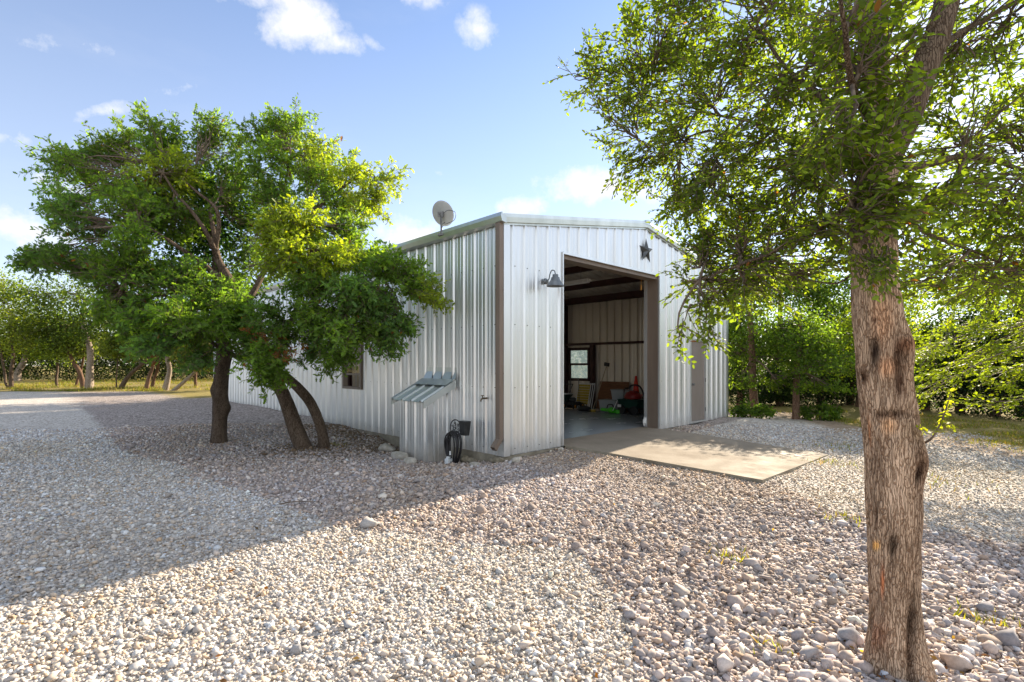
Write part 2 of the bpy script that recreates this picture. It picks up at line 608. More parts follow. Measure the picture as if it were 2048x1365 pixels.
def bark(name, c0, c1, vscale, use_tone=False, strength=.9):
    m, nt, p = new_mat(name)
    N, L = nt.nodes.new, nt.links.new
    tc, mp = N('ShaderNodeTexCoord'), N('ShaderNodeMapping')
    mp.inputs['Scale'].default_value = (1, 1, .075)
    L(tc.outputs['Object'], mp.inputs['Vector'])
    wn = noise_node(nt, vscale * .5, 4, .6, (1, 1, .5))
    off = N('ShaderNodeVectorMath'); off.operation = 'MULTIPLY_ADD'
    L(wn.outputs['Color'], off.inputs[0])
    off.inputs[1].default_value = (.05, .05, .02)
    L(mp.outputs['Vector'], off.inputs[2])
    vo = N('ShaderNodeTexVoronoi'); vo.feature = 'DISTANCE_TO_EDGE'
    vo.inputs['Scale'].default_value = vscale * 4.2
    L(off.outputs[0], vo.inputs['Vector'])
    crack = ramp(nt, vo.outputs['Distance'], [(.0, (0, 0, 0)), (.15, (1, 1, 1))])
    n = noise_node(nt, vscale * .35, 6, .62, (1, 1, .25))
    w = noise_node(nt, vscale * 6, 6, .7, (1, 1, .35))
    h = N('ShaderNodeMath'); h.operation = 'MULTIPLY_ADD'
    L(w.outputs[0], h.inputs[0]); h.inputs[1].default_value = .9; L(n.outputs[0], h.inputs[2])
    r = ramp(nt, h.outputs[0], [(.70, c0), (1.12, c1)])
    dk = N('ShaderNodeMix'); dk.data_type = 'RGBA'; dk.blend_type = 'MULTIPLY'; dk.inputs[0].default_value = 1
    cr = ramp(nt, vo.outputs['Distance'], [(.0, (.42, .35, .30)), (.13, (1, 1, 1))])
    L(r.outputs[0], dk.inputs[6]); L(cr.outputs[0], dk.inputs[7])
    last = dk.outputs[2]
    if use_tone:
        at = N('ShaderNodeAttribute')
        at.attribute_name = 'tone'
        m2 = N('ShaderNodeMix'); m2.data_type = 'RGBA'; m2.blend_type = 'MULTIPLY'; m2.inputs[0].default_value = 1
        L(last, m2.inputs[6]); L(at.outputs['Color'], m2.inputs[7])
        last = m2.outputs[2]
    L(last, p.inputs['Base Color'])
    p.inputs['Roughness'].default_value = .92
    p.inputs['Specular IOR Level'].default_value = .15
    hh = N('ShaderNodeMath'); hh.operation = 'MULTIPLY_ADD'
    L(crack.outputs[0], hh.inputs[0]); hh.inputs[1].default_value = .8; L(h.outputs[0], hh.inputs[2])
    bump(nt, p, hh.outputs[0], strength, .014)
    return m


M['elm_bark'] = bark('elm_bark', (.25, .15, .09), (.62, .44, .30), 22, True)
M['elm_limb'] = bark('elm_limb_bark', (.07, .05, .035), (.20, .145, .10), 20)
M['oak_bark'] = bark('oak_bark', (.055, .038, .026), (.17, .125, .09), 16)
M['cedar_bark'] = bark('cedar_bark', (.06, .042, .03), (.17, .125, .092), 22)
M['pale_bark'] = bark('pale_oak_bark', (.20, .155, .115), (.42, .35, .275), 12)
M['red_bark'] = bark('reddish_bark', (.10, .055, .035), (.24, .15, .10), 14)
M['twig'] = noisy('twig_bark', (.08, .055, .038), (.19, .14, .10), 20, .85)


def ground_mat():
    """gravel, dirt and thin grass; the vertex tone holds where each lies (R grass, G pink coarse stone, B dirt)"""
    m, nt, p = new_mat('gravel_ground')
    N, L = nt.nodes.new, nt.links.new
    at = N('ShaderNodeAttribute')
    at.attribute_name = 'tone'
    sep = N('ShaderNodeSeparateColor')
    L(at.outputs['Color'], sep.inputs[0])
    tc = N('ShaderNodeTexCoord')
    vo = N('ShaderNodeTexVoronoi')
    vo.inputs['Scale'].default_value = 26
    L(tc.outputs['Object'], vo.inputs['Vector'])
    bw = N('ShaderNodeRGBToBW')
    L(vo.outputs['Color'], bw.inputs[0])
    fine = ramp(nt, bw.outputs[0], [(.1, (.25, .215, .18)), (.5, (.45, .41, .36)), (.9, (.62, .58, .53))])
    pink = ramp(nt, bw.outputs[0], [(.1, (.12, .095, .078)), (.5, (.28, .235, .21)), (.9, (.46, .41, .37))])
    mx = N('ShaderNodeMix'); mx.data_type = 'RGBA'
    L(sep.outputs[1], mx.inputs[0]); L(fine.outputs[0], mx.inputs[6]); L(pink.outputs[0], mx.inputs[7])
    n1 = noise_node(nt, 1.2, 7, .7)
    n2 = noise_node(nt, 14, 6, .7)
    dirt = ramp(nt, n2.outputs[0], [(.3, (.20, .135, .09)), (.7, (.42, .34, .255))])
    gr = ramp(nt, n2.outputs[0], [(.28, (.19, .13, .07)), (.5, (.25, .20, .07)), (.72, (.10, .125, .03))])

    def mask(src, k):
        a = N('ShaderNodeMath'); a.operation = 'MULTIPLY_ADD'
        L(n1.outputs[0], a.inputs[0]); a.inputs[1].default_value = k
        L(src, a.inputs[2])
        b = N('ShaderNodeMath'); b.operation = 'MULTIPLY_ADD'; b.use_clamp = True
        L(a.outputs[0], b.inputs[0]); b.inputs[1].default_value = 3.0; b.inputs[2].default_value = -1.0 - 1.5 * k
        return b.outputs[0]
    m2 = N('ShaderNodeMix'); m2.data_type = 'RGBA'
    L(mask(sep.outputs[2], .9), m2.inputs[0]); L(mx.outputs[2], m2.inputs[6]); L(dirt.outputs[0], m2.inputs[7])
    m3 = N('ShaderNodeMix'); m3.data_type = 'RGBA'
    L(mask(sep.outputs[0], .9), m3.inputs[0]); L(m2.outputs[2], m3.inputs[6]); L(gr.outputs[0], m3.inputs[7])
    L(m3.outputs[2], p.inputs['Base Color'])
    p.inputs['Roughness'].default_value = .95
    p.inputs['Specular IOR Level'].default_value = .1
    inv = N('ShaderNodeMath'); inv.operation = 'SUBTRACT'; inv.inputs[0].default_value = 1
    L(vo.outputs['Distance'], inv.inputs[1])
    bump(nt, p, inv.outputs[0], .7, .03)
    return m


def stone_mat():
    m, nt, p = new_mat('gravel_stone')
    at = nt.nodes.new('ShaderNodeAttribute')
    at.attribute_name = 'tone'
    n = noise_node(nt, 70, 4, .6)
    r = ramp(nt, n.outputs[0], [(.3, (.82, .80, .78)), (.7, (1.1, 1.1, 1.1))])
    mx = nt.nodes.new('ShaderNodeMix')
    mx.data_type = 'RGBA'
    mx.blend_type = 'MULTIPLY'
    mx.inputs[0].default_value = 1
    nt.links.new(at.outputs['Color'], mx.inputs[6])
    nt.links.new(r.outputs[0], mx.inputs[7])
    nt.links.new(mx.outputs[2], p.inputs['Base Color'])
    p.inputs['Roughness'].default_value = .9
    p.inputs['Specular IOR Level'].default_value = .2
    return m


M['ground'] = ground_mat()
M['stone'] = stone_mat()


# ------------------------------------------------------------------ the lie of the land
def ctl():
    c = []
    for u, v, z in [(-.15, 0, -.11), (-.25, .5, -.2), (-.25, 1.5, -.25), (-.3, 3.0, -.25), (-.35, 4.5, -.10), (-.35, 6, .0), (-.3, 8.5, .07),
                    (-.3, 12, .12), (-.4, 17, .12), (.6, -.2, -.08), (1.4, -.2, -.06), (1.3, -1, -.06), (1.3, -2.5, -.085), (1.4, -3.7, -.105),
                    (3.2, -3.8, -.155), (5.2, -3.6, -.185), (5.3, -2, -.10), (5.3, -.7, -.07), (6.3, -.5, -.04), (7.7, -.6, -.0),
                    (8.5, -.5, .03), (9.4, -.2, -.05), (9.6, 3, -.1), (9.6, 10, 0), (5, 19, .1)]:
        p = B(u, v)
        c.append((p[0], p[1], z))
    c += [(-4.08, 9.84, -.10), (-6.1, 10.5, -.08), (0, 4, -.16), (-3, 4, -.10), (3, 4, -.17), (-2, 5.8, -.06), (-.4, 6.9, -.09), (1.6, 7.2, -.16),
          (2.1, 2.84, -.14), (0, 2, -.16), (-8, 6, -.11), (-12, 12, -.13), (-15, 20, -.1), (-22, 30, -.06), (-20, 45, .1), (0, 70, .5), (40, 50, .4),
          (9, 12.5, -.12), (7.6, 8.6, -.17), (5.5, 5.5, -.19), (5, 3, -.18), (13, 16, -.05), (20, 20, 0), (-70, 70, .5), (70, 70, .5), (14, 6, -.15),
          (-20, 5, -.15), (-8, 1, -.08), (8, 0, -.17)]
    return np.array(c)


CTL = ctl()


def ground_z(x, y):
    x, y = np.atleast_1d(np.asarray(x, float)), np.atleast_1d(np.asarray(y, float))
    num, den = np.zeros_like(x), np.zeros_like(x)
    for cx_, cy_, cz_ in CTL:
        w = 1.0 / (((x - cx_) ** 2 + (y - cy_) ** 2) + .05) ** 1.7
        num += w * cz_
        den += w
    z = num / den
    near = np.clip(1.6 - np.hypot(x, y) / 40, .2, 1)
    z = z + near * .035 * (vnoise(x * .9, y * .9, 0, 3) - .5) + near * .02 * (vnoise(x * 2.7, y * 2.7, 0, 4) - .5)
    return z


def gz(x, y):
    return float(ground_z(x, y)[0])


def smooth(a, b, x):
    t = np.clip((x - a) / (b - a), 0, 1)
    return t * t * (3 - 2 * t)


def zones(x, y):
    """grass, coarse, dirt amounts at ground points"""
    wob = (vnoise(x * .5, y * .5, 0, 11) - .5) * 2.0 + (vnoise(x * 1.9, y * 1.9, 0, 12) - .5) * .8
    # line from the barn's far corner to the right edge of the view; grass beyond it
    ax, ay, bx, by = 6.6, 15.6, 9.4, 7.2
    s = ((bx - ax) * (y - ay) - (by - ay) * (x - ax)) / math.hypot(bx - ax, by - ay)
    g1 = smooth(1.0, 2.8, s + wob * 1.1)
    g2 = smooth(29.0, 31.0, y + wob * .7 + .02 * np.abs(x)) * (x < 2)
    g3 = smooth(17.0, 20.0, loc_uv(x, y)[1]) * smooth(-2, 1, loc_uv(x, y)[0])
    grass = np.clip(np.maximum(np.maximum(g1, g2), g3), 0, 1)
    # border between fine driveway gravel and the coarse pink bed
    px_, py_ = np.array([-9, -7.4, -2.1, .45, .6, .7]), np.array([11.5, 9.8, 5.05, 4.35, 3.2, 0])
    side = np.full_like(x, 1e9)
    sgn = np.ones_like(x)
    for i in range(len(px_) - 1):
        dx, dy = px_[i + 1] - px_[i], py_[i + 1] - py_[i]
        t = np.clip(((x - px_[i]) * dx + (y - py_[i]) * dy) / (dx * dx + dy * dy), 0, 1)
        d = np.hypot(x - px_[i] - t * dx, y - py_[i] - t * dy)
        c = dx * (y - py_[i]) - dy * (x - px_[i])
        upd = d < side
        sgn = np.where(upd, np.sign(c), sgn)
        side = np.minimum(side, d)
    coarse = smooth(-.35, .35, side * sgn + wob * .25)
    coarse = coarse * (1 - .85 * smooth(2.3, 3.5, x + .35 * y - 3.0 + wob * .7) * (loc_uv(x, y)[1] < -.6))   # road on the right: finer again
    dirt = .8 * smooth(-1.2, 1.0, s + wob) * (1 - .4 * grass)
    dirt = np.maximum(dirt, .55 * smooth(34, 40, y) * (x < 4))
    return grass, coarse, dirt


def inside_barn(x, y, m=0.0):
    u, v = loc_uv(x, y)
    return (u > -m) & (u < BW + m) & (v > -m) & (v < BL + m)


def on_apron(x, y, m=0.0):
    u, v = loc_uv(x, y)
    return (u > 1.486 - m) & (u < 5.0 + m) & (v > -3.57 - m) & (v < .5)


def build_ground():
    xs = np.concatenate([np.linspace(-400, -60, 12)[:-1], np.linspace(-60, -16, 40)[:-1], np.linspace(-16, 14, 230)[:-1], np.linspace(14, 50, 40)[:-1], np.linspace(50, 400, 12)])
    ys = np.concatenate([np.linspace(-60, -2, 12)[:-1], np.linspace(-2, 24, 210)[:-1], np.linspace(24, 70, 60)[:-1], np.linspace(70, 700, 14)])
    X, Y = np.meshgrid(xs, ys)
    x, y = X.ravel(), Y.ravel()
    z = ground_z(x, y)
    u, v = loc_uv(x, y)
    d = np.minimum(np.minimum(u, BW - u), np.minimum(v, BL - v))
    z = np.where(d > .08, -.6, z)
    z = np.where(on_apron(x, y, -.12), np.minimum(z, -.32), z)
    g, c, dr = zones(x, y)
    nx, ny = len(xs), len(ys)
    i = (np.arange(ny - 1)[:, None] * nx + np.arange(nx - 1)[None, :]).ravel()
    f = np.stack([i, i + 1, i + nx + 1, i + nx], 1)
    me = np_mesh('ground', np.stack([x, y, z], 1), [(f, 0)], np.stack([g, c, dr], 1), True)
    tag(link('ground', me, None, [M['ground']]), kind='structure')


build_ground()

APRON = [(1.486, .45, .004), (5.0, .45, .004), (5.0, -3.52, -.165), (1.486, -3.607, -.068)]


def build_apron():
    n, k = 16, 12
    top = []
    for j in range(n + 1):
        for i in range(k + 1):
            a, b = i / k, j / n
            p = (1 - b) * ((1 - a) * np.array(APRON[0]) + a * np.array(APRON[1])) + b * ((1 - a) * np.array(APRON[3]) + a * np.array(APRON[2]))
            v = p[1]
            z = .004 if v > 0 else .004 + (p[2] - .004) * (min(1, -v / 3.55) ** 1.15) if b < 1 else p[2]
            bz = (1 - a) * APRON[3][2] + a * APRON[2][2]
            z = .004 if v > -.02 else .004 + (bz - .004) * (-v / 3.56) ** 1.2
            top.append(B(p[0], p[1], z))
    mb = MB()
    w = k + 1
    fs = [(j * w + i, (j + 1) * w + i, (j + 1) * w + i + 1, j * w + i + 1) for j in range(n) for i in range(k)]
    mb.poly(top, fs)
    edge = [j * w for j in range(n + 1)] + [n * w + i for i in range(1, k + 1)] + [j * w + k for j in range(n - 1, -1, -1)]
    m = len(edge)
    q = [top[i] for i in edge]
    low = [(p[0], p[1], p[2] - .16 if i > 2 and i < m - 3 else p[2] - .002) for i, p in enumerate(q)]
    mb.poly(q + low, [(i, m + i, m + i + 1, i + 1) for i in range(m - 1)], 1)
    o = mb.build('concrete_apron', [M['apron'], M['footing']])
    tag(o, kind='structure')


build_apron()


# ------------------------------------------------------------------ the metal barn
def rib_profile(length, start=.16):
    pts = [(0, 0)]
    t = start
    while t < length - .04:
        for a, o in ((-.036, 0), (-.015, .032), (.015, .032), (.036, 0)):
            pts.append((t + a, o))
        for c in (.102, .204):
            for a, o in ((-.016, 0), (-.007, .005), (.007, .005), (.016, 0)):
                pts.append((t + c + a, o))
        t += .3048
    pts = [p for p in pts if p[0] < length] + [(length, 0)]
    return pts


def panel(mb, length, zlo, zhi, holes, place, mi=0, start=.16):
    prof = rib_profile(length, start)
    cuts = sorted({p[0] for p in prof} | {c for h in holes for c in (h[0], h[1]) if 0 < c < length} | ({length / 2} if callable(zhi) else set()))
    tx, ox = np.array([p[0] for p in prof]), np.array([p[1] for p in prof])
    top = zhi if callable(zhi) else (lambda t: zhi)
    for t0, t1 in zip(cuts[:-1], cuts[1:]):
        if t1 - t0 < 1e-5:
            continue
        o0, o1 = np.interp(t0, tx, ox), np.interp(t1, tx, ox)
        tm = (t0 + t1) / 2
        lo = zlo(tm) if callable(zlo) else zlo
        spans = [(lo, None)]
        for h0, h1, b, t in holes:
            if h0 < tm < h1:
                spans = [(lo, b), (t, None)] if b > lo else [(t, None)]
        for a, b in spans:
            b0, b1 = (top(t0), top(t1)) if b is None else (b, b)
            mb.poly([place(t0, o0, a), place(t1, o1, a), place(t1, o1, b1), place(t0, o0, b0)], [(0, 1, 2, 3)], mi)


def gable(t):
    return EAVE + PITCH * min(t, BW - t)


barn = empty('metal_barn', tuple(CORNER), ROT, 'galvanised metal workshop barn with wide open garage doorway and low gable', 'barn')
OPEN = (1.486, 5.0, -1, 3.61)
DOOR = (6.53, 7.38, -1, 2.15)
WIN = (4.88, 5.83, .92, 2.12)
ADDED_BAY = (9.0, 12.6, -1, 3.4)         # unseen open bay in the long wall, added to light the interior
ADDED_BACK = (.9, 4.5, -1, 3.61)      # unseen opening at the far end, added for daylight inside


def screws(mb, length, zs, place, holes, start=.16):
    t = start
    while t < length:
        for z in zs:
            tt = t + .06
            if any(h[0] - .05 < tt < h[1] + .05 and h[2] < z < h[3] for h in holes):
                continue
            p = [place(tt + a, .004 + b, z + c) for a, b, c in ((-.007, 0, -.007), (.007, 0, -.007), (.007, .008, -.007), (-.007, .008, -.007), (-.007, 0, .007), (.007, 0, .007), (.007, .008, .007), (-.007, .008, .007))]
            mb.hexa(p, 1)
        t += .3048


def build_barn():
    ZS = (.08, 1.12, 2.2, 3.2)
    mb = MB()
    left = lambda t, o, z: (-o, t, z)
    panel(mb, BL, -.03, EAVE, [WIN], left)
    screws(mb, BL, ZS, left, [WIN])
    mb.build('side_wall', [M['galv'], M['screw']], barn)
    mb = MB()
    front = lambda t, o, z: (t, -o, z)
    panel(mb, BW, -.02, gable, [OPEN, DOOR], front, start=.19)
    screws(mb, BW, ZS, front, [OPEN, DOOR], .19)
    mb.build('front_wall', [M['galv'], M['screw']], barn)
    mb = MB()
    right = lambda t, o, z: (BW + o, t, z)
    panel(mb, BL, -.03, EAVE, [WIN, ADDED_BAY], right)
    mb.build('side_wall', [M['galv']], barn)
    mb = MB()
    panel(mb, BW, -.03, gable, [ADDED_BACK], lambda t, o, z: (t, BL + o, z))
    mb.build('back_wall', [M['galv']], barn)
    # tan backing seen from inside, following the same ribs
    e = .006
    for nm, L_, zh, holes, pl in (('inner_sheet', BL, EAVE, [WIN], lambda t, o, z: (e - o, t, z)), ('inner_sheet', BW, gable, [OPEN, DOOR], lambda t, o, z: (t, e - o, z)),
                                  ('inner_sheet', BL, EAVE, [WIN, ADDED_BAY], lambda t, o, z: (BW - e + o, t, z)), ('inner_sheet', BW, gable, [ADDED_BACK], lambda t, o, z: (t, BL - e + o, z))):
        mb = MB()
        panel(mb, L_, .002, zh, holes, pl, start=.19 if zh is gable and holes else .16)
        mb.build(nm, [M['primer']], barn)
    # roof: two ribbed slopes
    for s in (0, 1):
        mb, ml = MB(), MB()
        prof = [(t - .05, o) for t, o in rib_profile(BL + .1)]
        for (t0, o0), (t1, o1) in zip(prof[:-1], prof[1:]):
            def pt(w, t, o, lift):
                u = w if s == 0 else BW - w
                return (u, t, EAVE + .02 + PITCH * w + o + lift)
            mb.poly([pt(-.06, t0, o0, 0), pt(BW / 2, t0, o0, 0), pt(BW / 2, t1, o1, 0), pt(-.06, t1, o1, 0)], [(0, 1, 2, 3)])
            if t0 > 0 and t1 < BL:
                ml.poly([pt(.03, t0, o0, -.008), pt(BW / 2, t0, o0, -.008), pt(BW / 2, t1, o1, -.008), pt(.03, t1, o1, -.008)], [(0, 1, 2, 3)])
        mb.build('roof', [M['galv']], barn)
        ml.build('inner_sheet', [M['primer']], barn)
    mb = MB()
    mb.poly([(BW / 2 - .2, -.1, RIDGE + .022), (BW / 2, -.1, RIDGE + .085), (BW / 2 + .2, -.1, RIDGE + .022), (BW / 2 - .2, BL + .1, RIDGE + .022), (BW / 2, BL + .1, RIDGE + .085), (BW / 2 + .2, BL + .1, RIDGE + .022)],
            [(0, 1, 4, 3), (1, 2, 5, 4), (0, 2, 1), (3, 4, 5)])
    mb.build('ridge_cap', [M['trim_metal']], barn)
    # gutters
    for s in (0, 1):
        mb = MB()
        prof = [(0.0, EAVE - .05), (.10, EAVE - .03), (.125, EAVE + .05), (.11, EAVE + .115), (.085, EAVE + .12), (.085, EAVE + .10), (0.0, EAVE + .085)]
        n = len(prof)
        pts = []
        for y in (-.10, BL + .08):
            pts += [((-a - .036) if s == 0 else BW + a + .036, y, z) for a, z in prof]
        mb.poly(pts, [(i, (i + 1) % n, n + (i + 1) % n, n + i) for i in range(n)] + [tuple(range(n)), tuple(range(2 * n - 1, n - 1, -1))])
        mb.build('gutter', [M['trim_metal']], barn)
    # rake trims on the front and back gables
    for y, sy in ((0, -1), (BL, 1)):
        for s in (0, 1):
            mb = MB()
            prof = [(.038, -.035), (.040, -.004), (.085, .0), (.098, .085), (.08, .15), (.02, .155), (.0, .15)]
            n = len(prof)
            pts = []
            for w in (-.045 if y == 0 else -.1, BW / 2 - (0.001)):
                u = w if s == 0 else BW - w
                pts += [(u, y + sy * a, EAVE - .03 + PITCH * max(w, 0) + z + (PITCH * w if w < 0 else 0)) for a, z in prof]
            mb.poly(pts, [(i, (i + 1) % n, n + (i + 1) % n, n + i) for i in range(n)] + [tuple(range(n)), tuple(range(2 * n - 1, n - 1, -1))])
            mb.build('rake_trim', [M['trim_metal']], barn)
    mb = MB()
    c = BW / 2
    mb.prism([(-.10, .10), (0, .125), (.10, .10), (.10, .145), (0, .168), (-.10, .145)], .11, (c, -.0, RIDGE - .03), (1, 0, 0), (0, 0, 1))
    mb.build('ridge_end_cap', [M['trim_metal']], barn)
    # corner trims
    for u, v, su, sv in ((0, 0, -1, -1), (BW, 0, 1, -1), (0, BL, -1, 1), (BW, BL, 1, 1)):
        mb = MB()
        mb.box((min(u, u + su * .037), min(v, v - sv * .10), -.03), (max(u, u + su * .037), max(v, v - sv * .10), EAVE - .055))
        mb.box((min(u + su * .037, u - su * .10), min(v + sv * .001, v + sv * .037), -.03), (max(u + su * .037, u - su * .10), max(v + sv * .001, v + sv * .037), EAVE - .03))
        mb.build('corner_trim', [M['galv']], barn)
    # slab with its footing
    mb = MB()
    mb.box((-.004, -.004, -.9), (BW + .004, BL + .004, -.031), 0)
    mb.box((.012, .012, -.031), (BW - .012, BL - .012, 0), 1)
    mb.build('slab', [M['footing'], M['slab']], barn)
    # threshold step by the entry door
    mb = MB()
    mb.box((5.62, -.24, -.25), (6.42, -.036, -.035))
    mb.build('step', [M['footing']], barn, .015)
    # doorway casing
    u0, u1, zt = OPEN[0], OPEN[1], OPEN[3]
    mb = MB()
    mb.box((u1 - .004, .004, .0), (u1 + .06, .29, zt))
    mb.box((u0 - .06, .004, .0), (u0 + .004, .29, zt))
    mb.box((u0 + .005, .02, zt - .09), (u1 - .005, .29, zt + .12))
    mb.build('door_casing', [M['brown']], barn)
    mb = MB()
    mb.box((u0 - .012, -.042, -.02), (u0 + .016, -.0005, zt + .02))
    mb.box((u1 - .016, -.042, -.02), (u1 + .03, .0035, zt + .02))
    mb.box((u0 + .017, -.042, zt - .014), (u1 - .017, .0035, zt + .03))
    mb.build('casing_edge', [M['galv']], barn)
    for u in (u0 - .04, u1 + .005):
        mb = MB()
        mb.box((u - .03, .295, .02), (u + .035, .335, zt + .35))
        mb.box((u - .03, .335, .02), (u - .022, .37, zt + .35))
        mb.build('door_track', [M['galv']], barn)
    mb = MB()
    mb.box((u1 - .06, .31, .1), (u1 - .03, .36, .24))
    mb.box((u1 - .12, .32, .12), (u1 - .06, .34, .2))
    mb.tube([(u1 - .13, .33, .12), (u1 - .09, .33, .05), (u1 - .04, .33, .1)], .008, 6)
    mb.build('track_bracket', [M['white']], barn)
    mb = MB()
    mb.tube([(u1 - .1, .40, 3.75), (u1 - .1, .40, 3.42)], .005, 5)
    mb.tube([(u1 - .1, .40, 3.42), (u1 - .1, .40, 3.30)], .014, 8)
    mb.build('pull_cord', [M['orange']], barn)
    # rolled-up door drum above the opening
    mb = MB()
    mb.tube([(u0 - .1, .62, zt + .36), (u1 + .1, .62, zt + .36)], .20, 18)
    # (kept above the lintel, out of the light's way)
    mb.build('rolled_door', [M['white']], barn)
    # entry door
    d0, d1, dz = DOOR[0], DOOR[1], DOOR[3]
    mb = MB()
    for a, b in (((d0 - .03, -.045, .0), (d0 + .035, .1, dz + .03)), ((d1 - .035, -.045, .0), (d1 + .03, .1, dz + .03)), ((d0 + .035, -.045, dz - .035), (d1 - .035, .1, dz + .03)), ((d0 + .035, -.05, .0), (d1 - .035, .1, .045))):
        mb.box(a, b)
    fr = mb.build('door_frame', [M['galv']], barn)
    mb = MB()
    mb.box((d0 + .038, -.018, .05), (d1 - .038, .028, dz - .038))
    dr = mb.build('entry_door', [M['door']], barn, .004)
    mb = MB()
    mb.lathe([(.03, 0), (.03, .012), (.012, .016), (.012, .04), (.028, .048), (.03, .066), (.02, .078), (.0, .08)], 16, (d0 + .105, -.018, 1.0), (0, -1, 0))
    mb.build('door_knob', [M['dark_grey']], dr, smooth=True)
    for z in (.32, 1.1, 1.9):
        mb = MB()
        mb.tube([(d1 - .036, -.052, z - .05), (d1 - .036, -.052, z + .05)], .009, 8)
        mb.build('hinge', [M['dark_grey']], dr)
    # windows in both long walls
    for side in (0, 1):
        w0, w1, b, t = WIN
        sx = -1 if side == 0 else 1
        x0 = 0 if side == 0 else BW

        def bx(mb, y0, y1, z0, z1, o0, o1):
            a, c = x0 + sx * o0, x0 + sx * o1
            mb.box((min(a, c), y0, z0), (max(a, c), y1, z1))
        mb = MB()
        bx(mb, w0, w0 + .06, b, t, -.06, .055)
        bx(mb, w1 - .06, w1, b, t, -.06, .055)
        bx(mb, w0 + .06, w1 - .06, b, b + .06, -.06, .06)
        bx(mb, w0 + .06, w1 - .06, t - .06, t, -.06, .055)
        wf = mb.build('window', [M['brown'] if side == 0 else M['redox']], barn)
        zm = (b + t) / 2
        lo = b + .06 if side else b + .34
        for nm, z0, z1, o in (('upper_sash', zm, t - .06, .0), ('lower_sash', lo, (zm if side else zm + .1), .025)):
            mb = MB()
            y0, y1 = w0 + .06, w1 - .06
            bx(mb, y0, y0 + .035, z0, z1, o - .03, o - .008)
            bx(mb, y1 - .035, y1, z0, z1, o - .03, o - .008)
            bx(mb, y0 + .035, y1 - .035, z0, z0 + .04, o - .03, o - .008)
            bx(mb, y0 + .035, y1 - .035, z1 - .035, z1, o - .03, o - .008)
            mb.build(nm, [M['brown'] if side == 0 else M['redox']], wf)
            mb = MB()
            bx(mb, y0 + .035, y1 - .035, z0 + .04, z1 - .035, o - .02, o - .016)
            mb.build('pane', [M['dusty_glass'] if side else M['glass']], wf)
    # steel frame
    for v in (.5, 5.95, 12.8, BL - .22):
        for s in (0, 1):
            m_ = lambda u: u if s == 0 else BW - u
            mb = MB()
            def bxx(u0_, u1_, v0_, v1_, z0_, z1_):
                a, c = m_(u0_), m_(u1_)
                mb.box((min(a, c), v0_, z0_), (max(a, c), v1_, z1_))
            bxx(.012, .03, v - .07, v + .07, .002, EAVE - .25)
            bxx(.03, .22, v - .006, v + .006, .002, EAVE - .25)
            bxx(.22, .238, v - .07, v + .07, .002, EAVE - .25)
            mb.build('column', [M['redox']], barn)
            mb = MB()
            up = (0, 0, 1)
            z = lambda u: EAVE - .21 + PITCH * u
            mb.bar((m_(.02), v, z(.02) - .13), (m_(BW / 2), v, z(BW / 2) - .13), .012, .24, up)
            mb.bar((m_(.02), v, z(.02) - .26), (m_(BW / 2), v, z(BW / 2) - .26), .13, .014, up)
            mb.bar((m_(.02), v, z(.02) + .0), (m_(BW / 2), v, z(BW / 2) + .0), .13, .014, up)
            mb.build('rafter', [M['redox']], barn)
    for s in (0, 1):
        for u in (.13, 1.5, 2.9, 4.15):
            uu = u if s == 0 else BW - u
            z1 = EAVE + PITCH * u - .012
            h = .2 if u > .2 else .24
            mb = MB()
            mb.box((uu - .004, .3, z1 - h), (uu + .004, BL - .1, z1))
            mb.box((uu - .07, .3, z1 - h), (uu - .004, BL - .1, z1 - h + .006))
            mb.box((uu + .004, .3, z1 - h + .0), (uu + .05, BL - .1, z1 - h + .006))
            mb.build('purlin', [M['redox']], barn)
        uu = .02 if s == 0 else BW - .02
        sg = 1 if s == 0 else -1
        z = 2.2
        a, c = uu, uu + sg * .18
        a2 = c - sg * .006
        for q0, q1 in (((.3, BL - .1),) if s == 0 else ((.3, ADDED_BAY[0] - .05), (ADDED_BAY[1] + .05, BL - .1))):
            mb = MB()
            mb.box((min(a, c), q0, z), (max(a, c), q1, z + .006))
            mb.box((min(a2, c), q0, z + .006), (max(a2, c), q1, z + .075))
            mb.build('girt', [M['redox']], barn)
    for w in (4.72, 5.99):
        mb = MB()
        mb.box((BW - .17, w - .1, .002), (BW - .015, w + .04, 2.199))
        mb.build('window_stud', [M['redox']], barn)
    # corner downspout
    mb = MB()
    prof = [(-.125, -.028), (-.04, -.028), (-.04, .075), (-.125, .075)]
    mb.box((-.13, -.03, .28), (-.042, .072, EAVE - .04))
    mb.hexa([(-.13, -.03, .28), (-.042, -.03, .28), (-.042, .072, .28), (-.13, .072, .28), (-.13, -.03, .2801), (-.042, -.03, .2801), (-.042, .072, .2801), (-.13, .072, .2801)])
    a = [(-.13, -.03, .28), (-.042, -.03, .28), (-.042, .072, .28), (-.13, .072, .28)]
    b = [(-.25, -.03, .15), (-.19, -.03, .085), (-.19, .072, .085), (-.25, .072, .15)]
    mb.poly(a + b, [(0, 1, 5, 4), (1, 2, 6, 5), (2, 3, 7, 6), (3, 0, 4, 7)])
    mb.build('downspout', [M['brown']], barn)
    for z in (1.35, 2.75):
        mb = MB()
        mb.box((-.132, -.034, z), (-.038, .074, z + .03))
        mb.build('downspout_strap', [M['brown']], barn)
    mb = MB()
    mb.box((BW + .04, .0, .2), (BW + .12, .1, EAVE - .04))
    mb.build('downspout', [M['brown']], barn)
    mb = MB()
    mb.box((BW - .2, 6.1, 1.1), (BW - .13, 6.2, 1.25))
    mb.tube([(BW - .16, 6.15, 1.25), (BW - .16, 6.15, 3.7)], .012, 6)
    mb.build('outlet_box', [M['white']], barn)


build_barn()


def local_thing(name, uvz, label, cat, group=None, rz=0.0):
    return empty(name, tuple(B(*uvz)), ROT + rz, label, cat, group)


